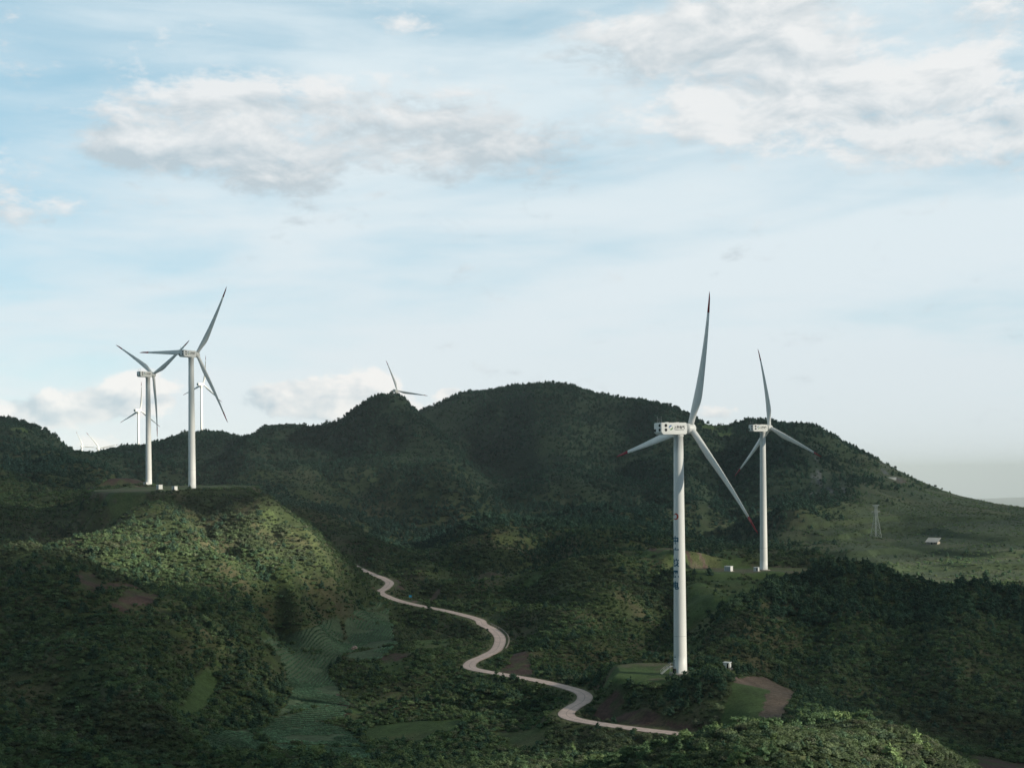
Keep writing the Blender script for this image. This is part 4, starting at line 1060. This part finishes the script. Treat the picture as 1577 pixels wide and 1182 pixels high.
p = P(1371, 738.5, 1560); r = empty('long_shed', (p.x, p.y, hz(p.x, p.y)), R_(-4))
bm = bmesh.new(); add_box(bm, -6.2, 6.2, -1.6, 1.6, -1.5, 1.6, 0.03); bm_obj('wall', bm, cab_w, r)
bm = bmesh.new(); add_box(bm, -6.6, 6.6, -2, 2, 1.61, 1.85, 0.03); bm_obj('roof', bm, roofm, r)
tag(r, 'long low white shed beside red earth high on the right slope', 'shed')

p = P(1349, 824, 1255); zb = hz(p.x, p.y); r = empty('power_pylon', (p.x, p.y, zb), R_(28))
pyl = material('galvanised_lattice', (0.27, 0.33, 0.35), 0.5, 0.5)
def hw(z): return 3.3 + (1.0 - 3.3) * min(1, z / 19.0) + max(0, z - 19) * (-0.02)
bm = bmesh.new(); zs_ = [-1.5, 3.5, 8.0, 12.0, 15.5, 19.0, 22.0, 25.0, 28.0]
for sx_, sy_ in ((1, 1), (1, -1), (-1, -1), (-1, 1)):
    for a, b in zip(zs_, zs_[1:]): add_bar(bm, (sx_ * hw(a), sy_ * hw(a), a), (sx_ * hw(b), sy_ * hw(b), b), 0.16, 4)
bm_obj('frame', bm, pyl, r)
bm = bmesh.new()
cs4 = [(1, 1), (1, -1), (-1, -1), (-1, 1)]
for a, b in zip(zs_, zs_[1:]):
    for q_ in range(4):
        (x0, y0), (x1, y1) = cs4[q_], cs4[(q_ + 1) % 4]
        add_bar(bm, (x0 * hw(a), y0 * hw(a), a), (x1 * hw(b), y1 * hw(b), b), 0.085, 4); add_bar(bm, (x1 * hw(a), y1 * hw(a), a), (x0 * hw(b), y0 * hw(b), b), 0.085, 4)
        add_bar(bm, (x0 * hw(b), y0 * hw(b), b), (x1 * hw(b), y1 * hw(b), b), 0.07, 4)
bm_obj('bracing', bm, pyl, r)
for z, L in ((27.8, 4.0), (22.3, 4.7)):
    bm = bmesh.new()
    for s in (-1, 1):
        for y in (-0.8, 0.8): add_bar(bm, (s * 0.8, y, z), (s * L, 0, z + 0.1), 0.11, 4); add_bar(bm, (s * 0.8, y, z - 1.4), (s * L, 0, z + 0.1), 0.09, 4)
    bm_obj('cross_arm', bm, pyl, r)
    for s in (-1, 1):
        bm = bmesh.new(); add_bar(bm, (s * L, 0, z), (s * L, 0, z - 1.5), 0.10, 6); bm_obj('insulator', bm, steel, r)
tag(r, 'grey lattice power pylon standing on the open right hillside', 'pylon')

i0 = min(range(len(road_c)), key=lambda i: (road_c[i] - P(640, 931, 768)).length)
p = P(632, 923, 792); r = empty('road_sign', (p.x, p.y, hz(p.x, p.y)), R_(8))
bm = bmesh.new()
for x in (-0.45, 0.45): add_bar(bm, (x, 0, -0.4), (x, 0, 2.6), 0.05)
bm_obj('post', bm, steel, r)
bm = bmesh.new(); add_box(bm, -0.75, 0.75, -0.08, -0.03, 1.5, 2.6, 0.02); bm_obj('board', bm, material('sign_blue', (0.03, 0.30, 0.55), 0.4, 0.4), r)
tag(r, 'small blue road sign at the fork of the winding road and the dirt track', 'sign')

def road_idx(u, v, d): q_ = P(u, v, d); return min(range(len(road_c)), key=lambda i: (road_c[i] - q_).length)
ia, ib_ = road_idx(743, 961, 698), road_idx(766, 998, 628)
r = empty('roadside_wall', road_c[ia].copy()); bm = bmesh.new(); prev = None; posts = []; acc = 0
for i in range(ia, ib_ + 1):
    a, b = road_c[i - 1], road_c[i + 1]; d = (b - a); d.z = 0; d.normalize(); nrm = Vector((d.y, -d.x, 0))
    if nrm.x < 0: nrm = -nrm
    q_ = road_c[i] + nrm * 4.0; q_.z = hz(q_.x, q_.y); q_ -= road_c[ia]
    if prev is not None:
        acc += (q_ - prev).length
        add_bar(bm, prev + Vector((0, 0, 0.55)), q_ + Vector((0, 0, 0.55)), 0.17, 6)
        if acc > 2.6: posts.append(q_.copy()); acc = 0
    prev = q_
bm_obj('rail', bm, conc, r)
for q_ in posts:
    bm = bmesh.new(); add_box(bm, q_.x - 0.3, q_.x + 0.3, q_.y - 0.3, q_.y + 0.3, q_.z - 0.6, q_.z + 0.75, 0.04); bm_obj('post', bm, conc, r)
tag(r, 'low concrete guard wall round the outside of the road bend', 'guard wall')

bm = bmesh.new(); bmesh.ops.create_icosphere(bm, subdivisions=3, radius=1.0)
for v in bm.verts:
    n_ = v.co.normalized(); k_ = 1 + 0.25 * math.sin(3.1 * n_.x + 1.7) * math.cos(2.7 * n_.y) + 0.12 * math.sin(7 * n_.z + 5 * n_.x); v.co = Vector((v.co.x * 1.7 * k_, v.co.y * 1.1 * k_, v.co.z * 0.9 * k_))
rk_ = bm_obj('boulder', bm, material('pinkish_rock', (0.36, 0.28, 0.26), 0.9, 0.1, 0.5, 1.0, (0.15, 0.12, 0.11), 0.5))
p = P(546, 996, 640); rk_.location = (p.x, p.y, hz(p.x, p.y) + 0.4); tag(rk_, 'pinkish boulder lying among the crop rows in the valley field', 'boulder')

# ------------------------------------------------------------------ unseen deck added up right to shade the land, gaps shaped for sun patches
HC = CZ + 520.0
def onto_deck(p):
    k_ = (HC - p.z) / S.z; return p.x + S.x * k_, p.y + S.y * k_
GAPS = []
def gap(u, v, d, rx, ry, s): p = P(u, v, d); x, y = onto_deck(p); GAPS.append((x, y, rx, ry, s))
gap(330, 835, 705, 108, 108, 1.0); gap(470, 860, 720, 45, 60, 0.9); gap(120, 855, 650, 75, 50, 0.95); gap(220, 820, 720, 50, 60, 1.0)
gap(1270, 1140, 300, 60, 50, 1.0); gap(1400, 1130, 330, 38, 42, 1.0); gap(1030, 1160, 315, 46, 30, 1.0); gap(1260, 1095, 365, 26, 16, 0.8)
gap(1510, 880, 980, 95, 120, 1.0); gap(1420, 840, 1130, 120, 120, 0.42); gap(1300, 800, 1250, 160, 160, 0.20); gap(1440, 760, 1450, 220, 150, 0.20)
gap(740, 800, 1160, 60, 60, 0.45); gap(790, 830, 1040, 60, 50, 0.35); gap(920, 950, 700, 60, 60, 0.30); gap(1070, 875, 820, 60, 40, 0.35); gap(990, 1035, 470, 14, 18, 0.5); gap(255, 752, 880, 24, 60, 0.6); gap(225, 750, 1005, 20, 20, 0.6)
gap(1090, 1035, 450, 14, 14, 0.35)
for (o, ft, psi), z0, z1, s in ((turbs[0], 0, 92, 0.34), (turbs[1], 0, 92, 0.34), (turbs[2], 0, 42, 0.4), (turbs[3], 0, 42, 0.4), (turbs[2], 76, 84, 0.2), (turbs[3], 76, 84, 0.2)):
    for z in range(z0, z1, 8):
        x, y = onto_deck(ft + Vector((0, 0, z))); GAPS.append((x, y, 16, 13, s))
for p_ in road_c[::8]: x, y = onto_deck(p_); GAPS.append((x, y, 17, 15, 0.26))
gx = np.arange(-700, 2700, 14.0); gy = np.arange(-1500, 2300, 14.0)
GX, GY = np.meshgrid(gx, gy); open_ = np.zeros(GX.shape)
wx = (fbm(GX, GY, 70, 131, 3) - 0.5) * 40; wy = (fbm(GX, GY, 70, 137, 3) - 0.5) * 40
for (x, y, rx, ry, s) in GAPS:
    small = rx < 20
    r_ = np.sqrt(((GX + (0 if small else wx) - x) / rx) ** 2 + ((GY + (0 if small else wy) - y) / (ry)) ** 2)
    open_ = np.maximum(open_, s * (1 - sstep(0.72, 1.12, r_)))
cover = np.clip(0.925 - 0.16 * sstep(380, 750, GY) + (fbm(GX, GY, 160, 141, 3) - 0.5) * 0.36, 0.60, 0.985) * (1 - open_)
keepv = (GX > 0.40 * GY + 10) | (GY < 1330)
rimx = np.minimum.reduce([np.maximum(sstep(0, 60, GX - 0.40 * GY - 10), sstep(0, 60, 1330 - GY)), sstep(0, 200, 2700 - GX), sstep(0, 200, GX + 700), sstep(0, 200, GY + 1500), sstep(0, 200, 2300 - GY)])
cm = bpy.data.materials.new('cloud'); cm.use_nodes = True
t = NT(cm.node_tree); t.n.clear(); out = t.node('ShaderNodeOutputMaterial')
df = t.node('ShaderNodeBsdfDiffuse'); df.inputs[0].default_value = (0.9, 0.9, 0.9, 1); tl = t.node('ShaderNodeBsdfTranslucent'); tl.inputs[0].default_value = (0.36, 0.37, 0.38, 1)
m1 = t.node('ShaderNodeMixShader'); m1.inputs[0].default_value = 0.5; t.l.new(df.outputs[0], m1.inputs[1]); t.l.new(tl.outputs[0], m1.inputs[2])
tp_ = t.node('ShaderNodeBsdfTransparent'); m2 = t.node('ShaderNodeMixShader'); t.l.new(t.attr('cover', 'GEOMETRY', 'Fac'), m2.inputs[0])
t.l.new(tp_.outputs[0], m2.inputs[1]); t.l.new(m1.outputs[0], m2.inputs[2]); t.l.new(m2.outputs[0], out.inputs[0])
cv = cover * (0.55 + 0.45 * rimx)
layers = []
ny, nx = GX.shape
for sgn, thick in ((-1, 0.45), (1, 0.55)):
    zl = HC + sgn * (6 + 34 * cv * fbm(GX, GY, 120, 151 + sgn, 4)) * sstep(0.02, 0.4, cv)
    dz_ = zl - HC
    layers.append(np.stack([GX + S.x / S.z * dz_, GY + S.y / S.z * dz_, zl], -1).reshape(-1, 3))
Vc = np.concatenate(layers); okq = (keepv[:-1, :-1] & keepv[1:, 1:]).ravel()
j, i = np.meshgrid(np.arange(ny - 1), np.arange(nx - 1), indexing='ij'); a = (j * nx + i).ravel()[okq]
Q = np.stack([a, a + 1, a + nx + 1, a + nx], 1); Q = np.concatenate([Q[:, ::-1], Q + nx * ny]).astype(np.int32)
me = bpy.data.meshes.new('cloud'); me.vertices.add(len(Vc)); me.vertices.foreach_set('co', Vc.astype(np.float32).ravel())
me.loops.add(Q.size); me.loops.foreach_set('vertex_index', Q.ravel()); me.polygons.add(len(Q)); me.polygons.foreach_set('loop_start', np.arange(0, Q.size, 4, dtype=np.int32))
me.polygons.foreach_set('use_smooth', np.ones(len(Q), bool)); me.update(calc_edges=True)
at_ = me.attributes.new('cover', 'FLOAT', 'POINT'); one = 1 - np.sqrt(1 - np.clip(cv, 0, 0.985)); at_.data.foreach_set('value', np.concatenate([one.ravel()] * 2).astype(np.float32))
cl_ = mesh_obj('cloud', me, None, [cm]); tag(cl_, kind='structure')

# ------------------------------------------------------------------ air
bm = bmesh.new(); add_box(bm, -21500, 21500, -400, 39500, float(Zg.min()) - 1.0, CZ + 215.0)
hm = bpy.data.materials.new('haze'); hm.use_nodes = True; t = NT(hm.node_tree); t.n.clear()
pv = t.node('ShaderNodeVolumePrincipled'); pv.inputs['Color'].default_value = (0.88, 0.97, 1.0, 1); pv.inputs['Density'].default_value = 5.6e-5; pv.inputs['Anisotropy'].default_value = -0.35
out = t.node('ShaderNodeOutputMaterial'); t.l.new(pv.outputs[0], out.inputs['Volume'])
hz_o = bm_obj('haze', bm, hm); tag(hz_o, kind='stuff')
